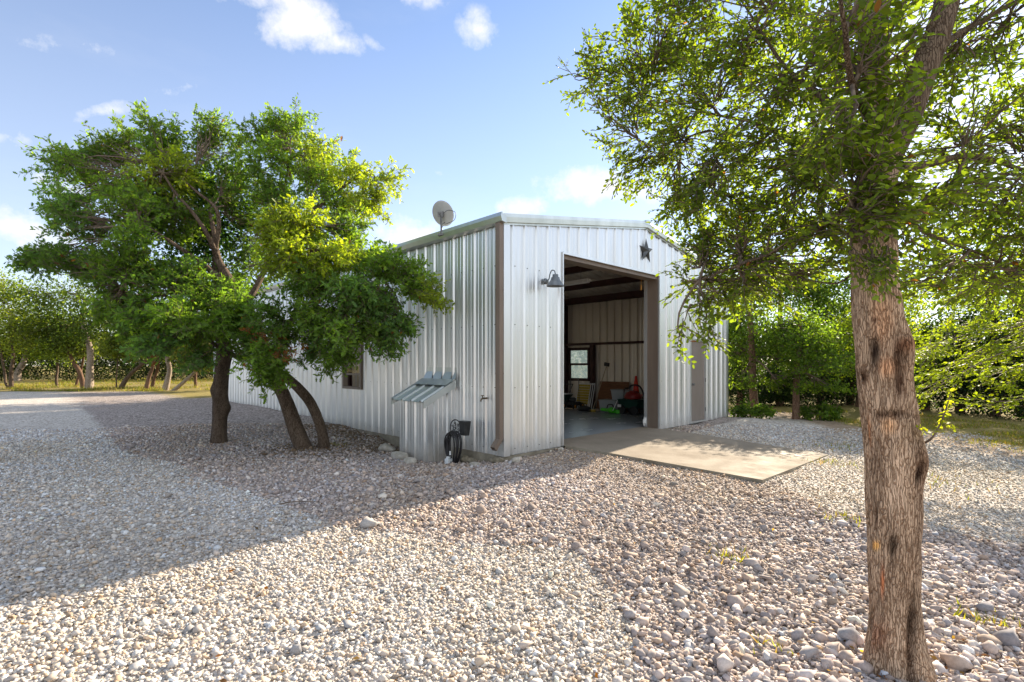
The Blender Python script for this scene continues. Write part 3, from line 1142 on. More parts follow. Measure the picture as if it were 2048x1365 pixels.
# ------------------------------------------------------------------ things fixed to or standing by the barn
def build_pump_shed():
    t = local_thing('pump_shed', (0, 1.81, 0), 'small corrugated lean-to pump shed built against the barn side wall', 'shed')
    w, dp, zb = .48, .60, -.5
    mb = MB()
    panel(mb, 2 * w, zb, .88, [], lambda a, o, z: (-dp - o, a - w, z), start=.12)
    mb.build('front_panel', [M['galv']], t)
    for s in (-1, 1):
        mb = MB()
        prof = rib_profile(dp - .001, .12)
        for (t0, o0), (t1, o1) in zip(prof[:-1], prof[1:]):
            zt = lambda a: .88 + .28 * a / dp
            q = lambda a, o, z: (-dp + a, s * (w + o), z)
            mb.poly([q(t0, o0, zb), q(t1, o1, zb), q(t1, o1, zt(t1)), q(t0, o0, zt(t0))], [(0, 1, 2, 3)])
        mb.build('side_panel', [M['galv']], t)
    mb = MB()
    mb.box((-dp - .036, -w - .037, zb), (-dp + .07, -w - .034, .87))
    mb.build('corner_trim', [M['galv']], t)
    mb = MB()
    prof = rib_profile(1.06, .1)
    sl = lambda x: 1.19 + (x + .05) * .50
    for (t0, o0), (t1, o1) in zip(prof[:-1], prof[1:]):
        q = lambda a, o, x: (x, a - .53, sl(x) + o)
        mb.poly([q(t0, o0, -.74), q(t1, o1, -.74), q(t1, o1, -.04), q(t0, o0, -.04)], [(0, 1, 2, 3)])
        mb.poly([q(t0, o0 - .004, -.74), q(t1, o1 - .004, -.74), q(t1, o1 - .004, -.04), q(t0, o0 - .004, -.04)], [(3, 2, 1, 0)])
    rf = mb.build('roof', [M['trim_metal']], t)
    mb = MB()
    for y in (-.545, .545):
        mb = MB()
        mb.hexa([(-.745, y - .012, sl(-.745) - .1), (-.745, y + .012, sl(-.745) - .1), (-.037, y + .012, sl(-.037) - .1), (-.037, y - .012, sl(-.037) - .1),
                 (-.745, y - .012, sl(-.745) + .036), (-.745, y + .012, sl(-.745) + .036), (-.037, y + .012, sl(-.037) + .036), (-.037, y - .012, sl(-.037) + .036)])
        mb.build('roof_edge_trim', [M['trim_metal']], rf)
    mb = MB()
    mb.poly([(-.25, -.53, sl(-.25) + .045), (-.25, .53, sl(-.25) + .045), (-.06, .53, sl(-.06) + .06), (-.06, -.53, sl(-.06) + .06)], [(0, 3, 2, 1)])
    for y0, y1 in ((-.53, -.475), (-.39, -.17), (-.085, .135), (.22, .44)):
        mb.poly([(-.06, y0 - .03, sl(-.06) + .06), (-.06, y1 + .03, sl(-.06) + .06), (-.007, y1, 1.38), (-.007, y0, 1.38)], [(0, 3, 2, 1)])
        mb.poly([(-.007, y0, 1.38), (-.007, y1, 1.38), (-.007, y1, 1.46), (-.007, y0, 1.46)], [(0, 3, 2, 1)])
    # notched uprights of the flashing between the wall ribs
    mb.build('flashing', [M['trim_metal']], rf)


build_pump_shed()


def build_dish():
    p = B(-.16, 1.56, EAVE + .11)
    t = empty('satellite_dish', tuple(p), 0, 'grey satellite dish seen from behind on barn eave gutter', 'satellite dish')
    look = unit((.45, .80, .45))
    c = np.array((.02, .05, .33))
    mb = MB()
    prof = [(0.0, .0)] + [(r, -.10 * 0 + .32 * r * r) for r in (.05, .10, .15, .2, .235)] + [(.24, .022), (.235, .026)] + [(r, .32 * r * r + .008) for r in (.2, .15, .1, .05)] + [(0, .008)]
    mb.lathe(prof, 40, c, look)
    mb.build('reflector', [M['grey']], t, smooth=True)
    mb = MB()
    b = c - look * .04
    mb.tube(spline([(0, 0, -.08), (.01, 0, .03), (.005, -.0, .16), tuple(b)], 5), .019, 10)
    mb.build('mast', [M['dark_grey']], t, smooth=True)
    mb = MB()
    mb.bar(c - look * .07 + np.array((-.05, 0, .0)), c - look * .07 + np.array((.05, 0, 0)), .04, .09)
    mb.bar(c - look * .005, c - look * .10, .05, .05)
    mb.bar(c - look * .03 + np.array((.03, 0, .05)), c - look * .03 + np.array((.03, 0, -.06)), .03, .03)
    mb.build('bracket', [M['dark_grey']], t)
    mb = MB()
    s = unit(np.cross(look, (0, 0, 1)))
    mb.tube([c + look * .0 - np.array((0, 0, .2)), c + look * .26 - np.array((0, 0, .16))], .01, 8)
    mb.lathe([(.03, 0), (.03, .08), (.02, .09)], 12, c + look * .26 - np.array((0, 0, .15)), -look)
    mb.build('feed_arm', [M['dark_grey']], t)
    mb = MB()
    mb.tube(spline([c - look * .06 + s * .04, c - look * .04 + s * .16 + np.array((0, 0, .05)), c + s * .30 + np.array((0, 0, -.02)), c + s * .27 + np.array((0, 0, -.16)), c + s * .1 + np.array((0, 0, -.2)) - look * .04, (0.01, -.02, .05)], 6), .005, 6)
    mb.build('cable', [M['rubber']], t)
    mb = MB()
    mb.box((-.05, -.05, -.1), (.05, .05, -.06))
    o = mb.build('foot', [M['dark_grey']], t)


build_dish()


def build_star():
    t = local_thing('barn_star', (BW / 2 + .0, -.036, 4.09), 'dark pewter five-pointed star hung on gable above the doorway', 'star')
    mb = MB()
    pts = []
    for i in range(10):
        r = .295 if i % 2 == 0 else .113
        a = math.pi / 2 + i * math.pi / 5
        pts.append((r * math.cos(a), -.004, r * math.sin(a)))
    pts += [(0, -.085, 0), (0, -.003, 0)]
    mb.poly(pts, [(i, (i + 1) % 10, 10) for i in range(10)] + [((i + 1) % 10, i, 11) for i in range(10)])
    mb.build('star_body', [M['star']], t)


build_star()


def build_lamp():
    t = local_thing('barn_lamp', (.99, -.032, 3.02), 'grey gooseneck barn lamp on front wall beside the doorway', 'lamp')
    mb = MB()
    mb.lathe([(.0, 0), (.055, 0), (.055, .02), (.03, .05), (.0, .055)], 20, (0, 0, 0), (0, -1, 0))
    mb.build('wall_mount', [M['lamp']], t, smooth=True)
    mb = MB()
    mb.tube(spline([(0, -.03, 0), (.0, -.09, .03), (.0, -.12, .12), (.0, -.16, .175), (.0, -.22, .165), (.0, -.245, .10), (.0, -.245, .05)], 6), .010, 10)
    mb.build('gooseneck', [M['lamp']], t, smooth=True)
    mb = MB()
    mb.lathe([(.025, .10), (.05, .095), (.052, .05), (.075, .04), (.08, .0), (.095, -.02), (.15, -.10), (.155, -.115), (.15, -.115), (.09, -.022), (.07, .0), (.04, .03), (.0, .035)], 28, (0, -.245, 0))
    sh = mb.build('shade', [M['lamp']], t, smooth=True)
    mb = MB()
    mb.lathe([(.0, -.07), (.03, -.055), (.035, -.02), (.02, .02), (.015, .03)], 14, (0, -.245, 0))
    mb.build('bulb', [M['white']], t, smooth=True)


build_lamp()


def build_spigot():
    t = local_thing('water_spigot', (-.03, .43, .93), 'small brass water spigot on barn side wall near the corner', 'tap')
    mb = MB()
    mb.tube([(.03, 0, 0), (-.06, 0, 0), (-.10, 0, -.01), (-.12, 0, -.05)], [.016, .016, .016, .014], 10)
    br = noisy('dull_brass', (.10, .075, .045), (.17, .12, .07), 20, .5, .7)
    b = mb.build('tap_body', [br], t, smooth=True)
    mb = MB()
    mb.tube([(-.075, 0, .01), (-.075, 0, .05)], .007, 8)
    mb.lathe([(.028, 0), (.03, .006), (.028, .012)], 12, (-.075, 0, .045))
    mb.build('valve_handle', [br], t)


build_spigot()


def build_hose():
    t = local_thing('hose_stand', (-.30, .93, gz(*B(-.3, .93)[:2])), 'black wrought iron hose stand with scrolled round top', 'hose stand')
    zc = .61
    mb = MB()
    ring = [(0, .155 * math.cos(a), zc + .15 * math.sin(a)) for a in np.linspace(0, 2 * math.pi, 33)]
    mb.tube(ring, .009, 8, cap=False)
    for k in range(6):
        a = k * math.pi / 3 + .3
        c = (0, .078 * math.cos(a), zc + .075 * math.sin(a))
        mb.tube([(0, c[1] + .022 * math.cos(b), c[2] + .03 * math.sin(b)) for b in np.linspace(0, 5.2, 14)], .006, 6)
        mb.tube([(0, 0, zc), c, (0, .15 * math.cos(a), zc + .145 * math.sin(a))], .005, 6)
    mb.build('scrolled_top', [M['iron']], t, smooth=True)
    mb = MB()
    mb.tube([(0.02, 0, -.15), (.02, 0, zc - .1)], .010, 8)
    mb.tube(spline([(.02, 0, zc - .12), (-.06, 0, zc - .13), (-.13, 0, zc - .11), (-.14, 0, zc - .05)], 5), .010, 8)
    mb.build('stake', [M['iron']], t, smooth=True)
    mb = MB()
    a, b = .095, .075
    y0 = -.20
    mb.hexa([(.0, y0 - b, .50), (.0, y0 + b, .50), (.09, y0 + b, .50), (.09, y0 - b, .50), (-.02, y0 - a, .75), (-.02, y0 + a, .75), (.11, y0 + a, .75), (.11, y0 - a, .75)])
    mb.build('nozzle_box', [M['black']], t, .006)
    h = local_thing('garden_hose', (-.36, .93, gz(*B(-.3, .93)[:2])), 'coiled black garden hose hanging from the wrought iron stand', 'hose')
    mb = MB()
    pts = []
    r_ = random.Random(3)
    turns, n = 10, 26
    for k in range(turns * n):
        a = 2 * math.pi * k / n
        j = k // n
        ry = .105 + .024 * (j % 5)
        rz = .27 + .014 * ((j * 5) % 4)
        pts.append((-.05 + .018 * (j % 4) + .03 * math.cos(a * .5), ry * math.sin(a) * (.95 + .30 * math.cos(a)) - .03, .26 + rz * math.cos(a)))
    mb.tube(pts, .0135, 8)
    mb.tube(spline([(-.05, .01, .5), (-.06, .0, .4), (-.06, .0, .3), (-.06, .0, .22)], 4), .011, 8)
    mb.build('hose_coil', [M['rubber']], h, smooth=True)
    mb = MB()
    mb.tube([(-.06, 0, .22), (-.06, 0, .15)], [.013, .016], 10)
    mb.build('nozzle', [M['white']], h)
    q = B(-.42, .98)
    z = gz(q[0], q[1])
    p = empty('drain_pipe', (q[0], q[1], z), ROT, 'white square plastic drain pipe standing in gravel by the hose', 'pipe')
    mb = MB()
    mb.box((-.05, -.05, -.1), (.05, .05, .09))
    mb.build('pipe_body', [M['pvc']], p, .006)
    mb = MB()
    mb.box((-.028, -.028, .091), (.028, .028, .125))
    mb.build('cap', [M['pvc']], p, .006)


build_hose()


# ------------------------------------------------------------------ stored things inside the barn
def build_store():
    R = random.Random(5)
    # hanging strip light
    t = local_thing('strip_light', (5.6, 3.68, 3.84), 'long white fluorescent strip light hanging under the barn roof', 'ceiling light')
    mb = MB()
    mb.box((-.08, -1.2, 0), (.08, 1.2, .07))
    mb.build('housing', [M['white']], t)
    mb = MB()
    for x in (-.04, .04):
        mb.tube([(x, -1.17, -.02), (x, 1.17, -.02)], .018, 8)
    mb.build('light_tube', [M['white']], t)
    for y in (-.9, .9):
        mb = MB()
        mb.tube([(0, y, .07), (0, y, .56)], .004, 5)
        mb.build('chain', [M['dark_grey']], t)
    # brown board
    t = local_thing('brown_board', (8.52, 3.75, 0), 'wide brown board leaning against the inside wall', 'board')
    mb = MB()
    mb.hexa([(-.12, -.58, .0), (-.12, .58, .0), (-.10, .58, .0), (-.10, -.58, .0), (.12, -.58, .93), (.12, .58, .93), (.14, .58, .93), (.14, -.58, .93)])
    mb.build('panel', [M['ply']], t)
    # broom
    t = local_thing('push_broom', (8.2, 4.0, 0), 'upturned broom with pale handle leaning before brown board', 'broom')
    mb = MB()
    mb.tube([(-.25, .12, .02), (.3, -.05, 1.5)], .013, 8)
    mb.build('handle', [M['stick']], t)
    mb = MB()
    mb.bar((.29, -.14, 1.50), (.31, .05, 1.53), .06, .12)
    mb.build('head', [M['black']], t)
    # folded lounge chair
    t = local_thing('folding_chair', (7.95, 4.62, 0), 'folded lawn chair with yellow webbing and white tube frame', 'chair')
    mb = MB()
    for k in range(8):
        z0 = .16 + k * .085
        mb.hexa([(-.02 + z0 * .25, -.24, z0), (-.02 + z0 * .25, .24, z0), (.0 + z0 * .25, .24, z0), (.0 + z0 * .25, -.24, z0),
                 (-.02 + (z0 + .07) * .25, -.24, z0 + .07), (-.02 + (z0 + .07) * .25, .24, z0 + .07), (.0 + (z0 + .07) * .25, .24, z0 + .07), (.0 + (z0 + .07) * .25, -.24, z0 + .07)])
    mb.build('webbing', [M['yellow']], t)
    for k, (dx, dy) in enumerate(((0, 0), (.07, -.03), (.14, -.06))):
        mb = MB()
        mb.tube(spline([(dx, -.26 + dy, .0), (dx + .2, -.26 + dy, .8), (dx + .21, -.2 + dy, .84), (dx + .21, .2 + dy, .84), (dx + .2, .26 + dy, .8), (dx, .26 + dy, 0)], 4), .013, 8)
        mb.build('tube_frame', [M['white']], t, smooth=True)
    # seed spreader
    t = local_thing('seed_spreader', (7.9, 5.35, 0), 'dark green seed spreader on two wheels beneath the window', 'spreader')
    mb = MB()
    mb.hexa([(-.1, -.12, .2), (.1, -.12, .2), (.1, .12, .2), (-.1, .12, .2), (-.2, -.27, .48), (.2, -.27, .48), (.2, .27, .48), (-.2, .27, .48)])
    mb.build('hopper', [M['green_dark']], t)
    mb = MB()
    mb.box((-.21, -.28, .48), (.21, .28, .50))
    mb.build('rim', [M['white']], t)
    for y in (-.26, .26):
        mb = MB()
        mb.lathe([(.04, -.03), (.13, -.03), (.14, 0), (.13, .03), (.04, .03)], 20, (0, y, .14), (0, 1, 0))
        mb.build('wheel', [M['black']], t)
    mb = MB()
    for y in (-.2, .2):
        mb.tube([(-.12, y, .2), (.25, y, .82)], .012, 6)
    mb.tube([(.25, -.22, .82), (.25, .22, .82)], .014, 6)
    mb.build('handle', [M['black']], t)
    # reel mower
    t = local_thing('push_mower', (7.75, 4.82, 0), 'black push mower with orange hubs and upright handle near window', 'mower')
    mb = MB()
    mb.box((-.2, -.2, .12), (.2, .2, .24))
    mb.lathe([(.1, 0), (.12, .04), (.12, .12), (.06, .15)], 14, (0, 0, .24))
    mb.build('deck', [M['black']], t, .02)
    for x in (-.2, .2):
        for y in (-.24, .24):
            mb = MB()
            mb.lathe([(.05, -.025), (.105, -.025), (.11, 0), (.105, .025), (.05, .025)], 16, (x, y, .11), (0, 1, 0))
            w = mb.build('wheel', [M['black']], t)
            mb = MB()
            mb.lathe([(.0, -.03), (.05, -.03), (.05, .03), (.0, .03)], 12, (x, y, .11), (0, 1, 0))
            mb.build('hub', [M['orange']], w)
    mb = MB()
    for y in (-.18, .18):
        mb.tube([(.12, y, .2), (.34, y + .2, 1.02)], .012, 6)
    mb.tube([(.34, .0, 1.02), (.34, .4, 1.02)], .018, 8)
    mb.build('handle', [M['dark_grey']], t)
    # clear totes
    for (u, v, z, w, d, h, lab) in ((7.75, 3.27, 0, .62, .42, .36, 'larger clear plastic storage tote standing on barn floor'), (7.95, 3.05, .39, .46, .36, .3, 'smaller clear plastic tote stacked on the larger tote')):
        t = local_thing('storage_tote', (u, v, z), lab, 'tote')
        mb = MB()
        a, b = w / 2, w / 2 - .04
        c, e = d / 2, d / 2 - .03
        mb.hexa([(-e, -b, 0), (e, -b, 0), (e, b, 0), (-e, b, 0), (-c, -a, h), (c, -a, h), (c, a, h), (-c, a, h)])
        mb.build('bin', [M['clear']], t)
        mb = MB()
        mb.box((-c - .015, -a - .015, h), (c + .015, a + .015, h + .025))
        mb.build('lid', [M['clear']], t, .005)
        mb = MB()
        for k in range(3):
            y = -a * .6 + k * a * .6
            mb.box((-e + .04, y - .06, .01), (e - .05, y + .07, h * (.4 + .2 * (k % 2))))
        mb.build('contents', [M['dark_grey']], t)
    # lime green toy-like tool
    t = local_thing('leaf_blower', (7.3, 3.05, 0), 'lime green leaf blower lying on the floor before totes', 'leaf blower')
    mb = MB()
    mb.lathe([(.03, -.2), (.09, -.17), (.10, -.05), (.06, .02), (.045, .3), (.05, .32), (.0, .32)], 16, (0, -.05, .10), (0.1, 1, 0))
    mb.build('housing', [M['green_lime']], t, smooth=True)
    mb = MB()
    mb.tube(spline([(0, -.2, .18), (0, -.15, .27), (0, 0, .26), (0, .05, .15)], 5), .018, 8)
    mb.build('handle', [M['black']], t, smooth=True)
    mb = MB()
    mb.lathe([(.0, 0), (.07, 0), (.08, .05), (.07, .1), (.0, .11)], 14, (.0, -.34, .02), (0, 0, 1))
    mb.build('fan_cover', [M['green_lime']], t, smooth=True)
    # red vacuum on green cart, with a cone behind
    t = local_thing('garden_cart', (7.6, 2.36, 0), 'dark green garden cart with black wheels holding red vacuum', 'cart')
    mb = MB()
    mb.hexa([(-.24, -.28, .2), (.24, -.28, .2), (.24, .28, .2), (-.24, .28, .2), (-.32, -.36, .46), (.32, -.36, .46), (.32, .36, .46), (-.32, .36, .46)])
    mb.build('tray', [M['green_dark']], t, .01)
    for x in (-.26, .26):
        for y in (-.22, .22):
            mb = MB()
            mb.lathe([(.05, -.035), (.125, -.035), (.14, 0), (.125, .035), (.05, .035)], 18, (x, y, .14), (1, 0, 0))
            mb.build('wheel', [M['black']], t)
    mb = MB()
    mb.tube([(-.3, .34, .44), (-.45, .42, .1)], .012, 6)
    mb.box((-.34, .2, .22), (-.325, .32, .3))
    mb.build('pull_handle', [M['white']], t)
    t = local_thing('shop_vacuum', (7.65, 2.38, .47), 'red shop vacuum with black hose sitting on green cart', 'vacuum')
    mb = MB()
    mb.lathe([(.25, 0), (.27, .05), (.25, .12), (.18, .19), (.13, .21), (.12, .24), (.0, .25)], 24)
    mb.build('drum', [M['red']], t, smooth=True)
    mb = MB()
    mb.tube(spline([(-.05, .1, .28), (-.05, .06, .38), (-.02, -.1, .42), (0, -.25, .36), (0, -.36, .15), (0, -.42, -.15), (0, -.4, -.35)], 6), .024, 10)
    mb.tube(spline([(-.1, .26, .18), (-.1, .22, .3), (-.1, .1, .32)], 5), .02, 8)
    mb.build('hose', [M['rubber']], t, smooth=True)
    t = local_thing('safety_cone', (8.35, 2.72, .55), 'tall red orange safety cone standing behind red vacuum', 'cone')
    mb = MB()
    mb.lathe([(.11, 0), (.105, .02), (.035, .58), (.02, .60), (.0, .60)], 20)
    mb.build('cone_body', [M['cone']], t, smooth=True)
    mb = MB()
    mb.box((-.16, -.16, -.03), (.16, .16, 0))
    mb.build('base', [M['cone']], t, .01)
    t = local_thing('wooden_crate', (8.35, 2.72, 0), 'dark wooden crate under the safety cone by inside wall', 'crate')
    mb = MB()
    for k in range(4):
        mb.box((-.2, -.22, .02 + k * .125), (.2, .22, .12 + k * .125))
    mb.build('slats', [M['ply']], t)
    for x in (-.19, .19):
        for y in (-.21, .21):
            mb2 = MB()
            mb2.box((x - .025, y - .025, 0), (x + .025, y + .025, .515))
            mb2.build('post', [M['ply']], t)
    t = local_thing('wooden_pole', (7.55, 4.0, .015), 'long pale wooden pole lying on the barn floor', 'pole')
    mb = MB()
    mb.tube([(.25, -1.0, .02), (-.1, .9, .02)], .016, 8)
    mb.build('shaft', [M['stick']], t)
    t = local_thing('hand_drill', (7.25, 3.62, 0), 'small yellow and black hand drill lying on the floor', 'drill')
    mb = MB()
    mb.tube([(0, -.12, .04), (0, .08, .04)], .035, 10)
    mb.build('motor_body', [M['yellow']], t)
    mb = MB()
    mb.tube([(0, .04, .035), (-.13, .07, .03)], .022, 8)
    mb.build('grip', [M['black']], t)
    mb = MB()
    mb.tube([(0, -.12, .04), (0, -.19, .04)], [.02, .006], 8)
    mb.build('chuck', [M['black']], t)
    t = local_thing('tool_bag', (7.45, 4.1, 0), 'low black tool bag lying beside wooden pole on floor', 'bag')
    mb = MB()
    mb.lathe([(.0, 0), (.2, 0), (.23, .06), (.2, .12), (.08, .16), (.0, .16)], 18)
    mb.build('bag_body', [M['black']], t, smooth=True)
    mb = MB()
    mb.tube(spline([(0, -.12, .14), (0, -.08, .22), (0, .08, .22), (0, .12, .14)], 5), .012, 6)
    mb.build('strap', [M['rubber']], t)


build_store()


# ------------------------------------------------------------------ gravel stones
def ico():
    t = (1 + 5 ** .5) / 2
    v = unit(np.array([(-1, t, 0), (1, t, 0), (-1, -t, 0), (1, -t, 0), (0, -1, t), (0, 1, t), (0, -1, -t), (0, 1, -t), (t, 0, -1), (t, 0, 1), (-t, 0, -1), (-t, 0, 1)], float))
    f = np.array([(0, 11, 5), (0, 5, 1), (0, 1, 7), (0, 7, 10), (0, 10, 11), (1, 5, 9), (5, 11, 4), (11, 10, 2), (10, 7, 6), (7, 1, 8), (3, 9, 4), (3, 4, 2), (3, 2, 6), (3, 6, 8), (3, 8, 9), (4, 9, 5), (2, 4, 11), (6, 2, 10), (8, 6, 7), (9, 8, 1)])
    return v, f


ICO_V, ICO_F = ico()


def tan_zone(x, y):
    u, v = loc_uv(x, y)
    return smooth(5.6, 7.4, y + .25 * x + (vnoise(x * 1.3, y * 1.3, 0, 91) - .5) * 1.6) * smooth(-.6, .6, u) * (1 - .8 * smooth(4.6, 6.0, u))


def build_gravel():
    r = np.random.default_rng(21)
    XS, YS, SZ = [], [], []
    # bands of distance with their own spacing
    for y0, y1, sp in ((1.7, 3.4, .0225), (3.4, 4.8, .0265), (4.8, 6.6, .033), (6.6, 9.2, .042), (9.2, 13.0, .056)):
        xl, xr = -1.06 * y1 - .7, 1.06 * y1 + .7
        nx, ny = int((xr - xl) / sp), int((y1 - y0) / sp)
        gx, gy = np.meshgrid(np.arange(nx), np.arange(ny))
        x = xl + (gx.ravel() + .5 + r.uniform(-.62, .62, nx * ny)) * sp
        y = y0 + (gy.ravel() + .5 + r.uniform(-.62, .62, nx * ny)) * sp
        g, c, d = zones(x, y)
        # coarse beds hold fewer, larger stones
        keep = np.abs(x) < 1.06 * y + .8
        big = c * np.clip(1.15 - .03 * y, .7, 1)
        dens = np.where(c > .5, np.clip((sp / .0245) ** 2, .7, 1), np.clip((sp / .0195) ** 2, .7, 1))
        keep &= r.random(len(x)) < dens
        keep &= ~inside_barn(x, y, .01) & ~on_apron(x, y, .0)
        keep &= r.random(len(x)) > np.clip(g * 1.15, 0, 1)
        keep &= r.random(len(x)) > np.clip(d * .8, 0, .75)
        x, y, c = x[keep], y[keep], c[keep]
        s = np.where(c > .5, r.lognormal(0, .44, len(x)) * .0142, r.lognormal(0, .38, len(x)) * .0112)
        s = np.maximum(s, sp * .41 * r.uniform(.7, 1.1, len(x)))
        nt_ = np.hypot(x - 2.2, y - 2.75)
        s = s * (1 + .25 * np.exp(-(nt_ / .8) ** 2))
        s = s * (1 - .24 * tan_zone(x, y))
        XS.append(x); YS.append(y); SZ.append(np.clip(s, .008, .075))
    # scattered larger rocks in the beds
    n = 900
    x, y = r.uniform(-9, 9, n), r.uniform(1.9, 11, n)
    g, c, d = zones(x, y)
    k = (c > .5) & (g < .2) & ~inside_barn(x, y, .05) & ~on_apron(x, y, .05) & (np.abs(x) < 1.06 * y + .6)
    XS.append(x[k]); YS.append(y[k]); SZ.append(np.clip(r.lognormal(0, .25, k.sum()) * .030, .024, .065))
    x, y, s = np.concatenate(XS), np.concatenate(YS), np.concatenate(SZ)
    n = len(x)
    z = ground_z(x, y) + s * r.uniform(-.1, .6, n)
    g, c, d = zones(x, y)
    def shaped(base, faces, idx, jr, jp):
        """stones of one base shape: each a jittered, squashed, turned copy"""
        nv, m, k = 30, len(idx), len(base)
        var = base[None] * (1 + r.uniform(-jr, jr * .8, (nv, k, 1))) + r.uniform(-jp, jp, (nv, k, 3))
        loc = var[r.integers(0, nv, m)] * (s[idx][:, None, None] * np.stack([r.uniform(.85, 1.4, m), r.uniform(.7, 1.1, m), r.uniform(.45, .95, m)], 1)[:, None, :])
        a, b, g_ = r.uniform(0, 6.283, m), r.normal(0, .45, m), r.normal(0, .35, m)
        ca, sa, cb, sb, cg, sg = [f(q)[:, None] for q in (a, b, g_) for f in (np.cos, np.sin)]
        lx, ly, lz = loc[..., 0], loc[..., 1], loc[..., 2]
        ly, lz = ly * cb - lz * sb, ly * sb + lz * cb
        lx, lz = lx * cg + lz * sg, -lx * sg + lz * cg
        P = np.stack([lx * ca - ly * sa + x[idx][:, None], lx * sa + ly * ca + y[idx][:, None], lz + z[idx][:, None]], -1)
        return P.reshape(-1, 3), (faces[None] + (np.arange(m) * k)[:, None, None]).reshape(-1, 3)
    which = (r.random(n) < .55) & (s < .022)
    ia, ib = np.nonzero(which)[0], np.nonzero(~which)[0]
    box = np.array([(i, j, k) for i in (-1, 1) for j in (-1, 1) for k in (-1, 1)], float) * .68
    box_f = np.array([(0, 1, 3), (0, 3, 2), (4, 6, 7), (4, 7, 5), (0, 4, 5), (0, 5, 1), (2, 3, 7), (2, 7, 6), (0, 2, 6), (0, 6, 4), (1, 5, 7), (1, 7, 3)])
    va, fa = shaped(box, box_f, ia, .32, .24)
    vb, fb = shaped(ICO_V, ICO_F, ib, .36, .22)
    verts, faces = np.concatenate([va, vb]), np.concatenate([fa, fb + len(va)])
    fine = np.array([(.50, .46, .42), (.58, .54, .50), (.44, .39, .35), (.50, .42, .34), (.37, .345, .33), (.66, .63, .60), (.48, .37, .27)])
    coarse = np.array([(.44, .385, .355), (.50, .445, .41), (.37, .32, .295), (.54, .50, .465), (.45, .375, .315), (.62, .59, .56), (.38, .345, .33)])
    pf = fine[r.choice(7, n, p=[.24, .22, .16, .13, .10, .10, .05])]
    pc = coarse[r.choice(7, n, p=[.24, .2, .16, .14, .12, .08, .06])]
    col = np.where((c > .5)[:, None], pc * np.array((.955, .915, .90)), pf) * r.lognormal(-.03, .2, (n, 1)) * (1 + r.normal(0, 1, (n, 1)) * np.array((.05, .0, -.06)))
    col = np.clip(col, .06, .72) * .93
    col = col * (1 - tan_zone(x, y)[:, None] * np.array((.04, .10, .22)))
    patch = vnoise(x * .8, y * .8, 0, 31)
    col = col * (1 + (patch[:, None] - .5) * np.array((.10, .16, .28)))
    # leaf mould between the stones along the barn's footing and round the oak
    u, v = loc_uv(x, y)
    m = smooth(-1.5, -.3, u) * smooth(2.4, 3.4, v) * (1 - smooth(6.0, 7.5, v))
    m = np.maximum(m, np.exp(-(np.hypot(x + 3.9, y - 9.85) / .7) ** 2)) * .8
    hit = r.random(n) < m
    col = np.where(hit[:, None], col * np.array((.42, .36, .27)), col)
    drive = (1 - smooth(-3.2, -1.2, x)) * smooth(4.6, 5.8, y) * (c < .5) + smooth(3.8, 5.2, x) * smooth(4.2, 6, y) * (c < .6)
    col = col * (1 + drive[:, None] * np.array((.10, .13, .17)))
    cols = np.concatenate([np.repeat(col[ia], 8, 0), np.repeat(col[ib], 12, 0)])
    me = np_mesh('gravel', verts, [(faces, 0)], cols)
    tag(link('gravel', me, None, [M['stone']]), kind='stuff')
    print('stones', n)


build_gravel()


def rock(name, uvz, size, seed, label, mat='limestone', group='loose limestone rocks at the barn footing'):
    r = np.random.default_rng(seed)
    v, f = ICO_V.copy(), ICO_F
    # one subdivision for a chipped outline
    verts, faces, cache = [tuple(p) for p in v], [], {}

    def mid(a, b):
        k = (min(a, b), max(a, b))
        if k not in cache:
            cache[k] = len(verts)
            verts.append(tuple(unit((np.array(verts[a]) + np.array(verts[b])) / 2)))
        return cache[k]
    for _ in range(2):
        src = f
        faces = []
        cache = {}
        for a, b, c in src:
            ab, bc, ca = mid(a, b), mid(b, c), mid(c, a)
            faces += [(a, ab, ca), (b, bc, ab), (c, ca, bc), (ab, bc, ca)]
        f = np.array(faces)
    P = np.array(verts)
    for _ in range(9):
        nrm = unit(r.normal(size=3))
        h = r.uniform(.55, .85)
        ex = np.maximum(P @ nrm - h, 0)
        P = P - ex[:, None] * nrm
    P += .05 * (np.stack([vnoise(P[:, 0] * 3 + seed, P[:, 1] * 3, P[:, 2] * 3, k) for k in range(3)], 1) - .5)
    P = P * np.array(size)
    w = B(*uvz)
    z = gz(w[0], w[1])
    o = link(name, np_mesh(name, P, [(f, 0)]), None, [M[mat]])
    o.location = (w[0], w[1], z + size[2] * .45 + uvz[2])
    o.rotation_euler = (0, 0, ROT + r.uniform(-.5, .5))
    tag(o, label, 'rock', group)


for i, (u, v, sz, lab, mt) in enumerate([
        (-.42, 3.05, (.17, .26, .11), 'broad flat limestone rock against footing left of pump shed', 'limestone'),
        (-.78, 2.0, (.13, .26, .10), 'long pale limestone rock in front of the pump shed', 'limestone'),
        (-.86, 1.52, (.12, .16, .08), 'grey limestone chunk at the near corner of pump shed', 'limestone'),
        (-.20, .83, (.10, .11, .09), 'rounded mossy rock right behind the white drain pipe', 'soot_stone'),
        (-.17, .62, (.08, .10, .07), 'small brown rock beside the mossy rock at footing', 'soot_stone'),
        (-.33, .35, (.08, .17, .05), 'thin pale limestone slab lying below the downspout', 'limestone'),
        (-.13, .03, (.11, .16, .07), 'stained brown rock under the downspout at barn corner', 'soot_stone'),
        (.06, -.22, (.13, .09, .07), 'whitest limestone rock in front of the barn corner', 'limestone'),
        (1.28, -.16, (.08, .07, .045), 'pale rock at the near corner of the doorway', 'limestone')]):
    rock('limestone_rock', (u, v, 0), sz, 40 + i, lab, mt)


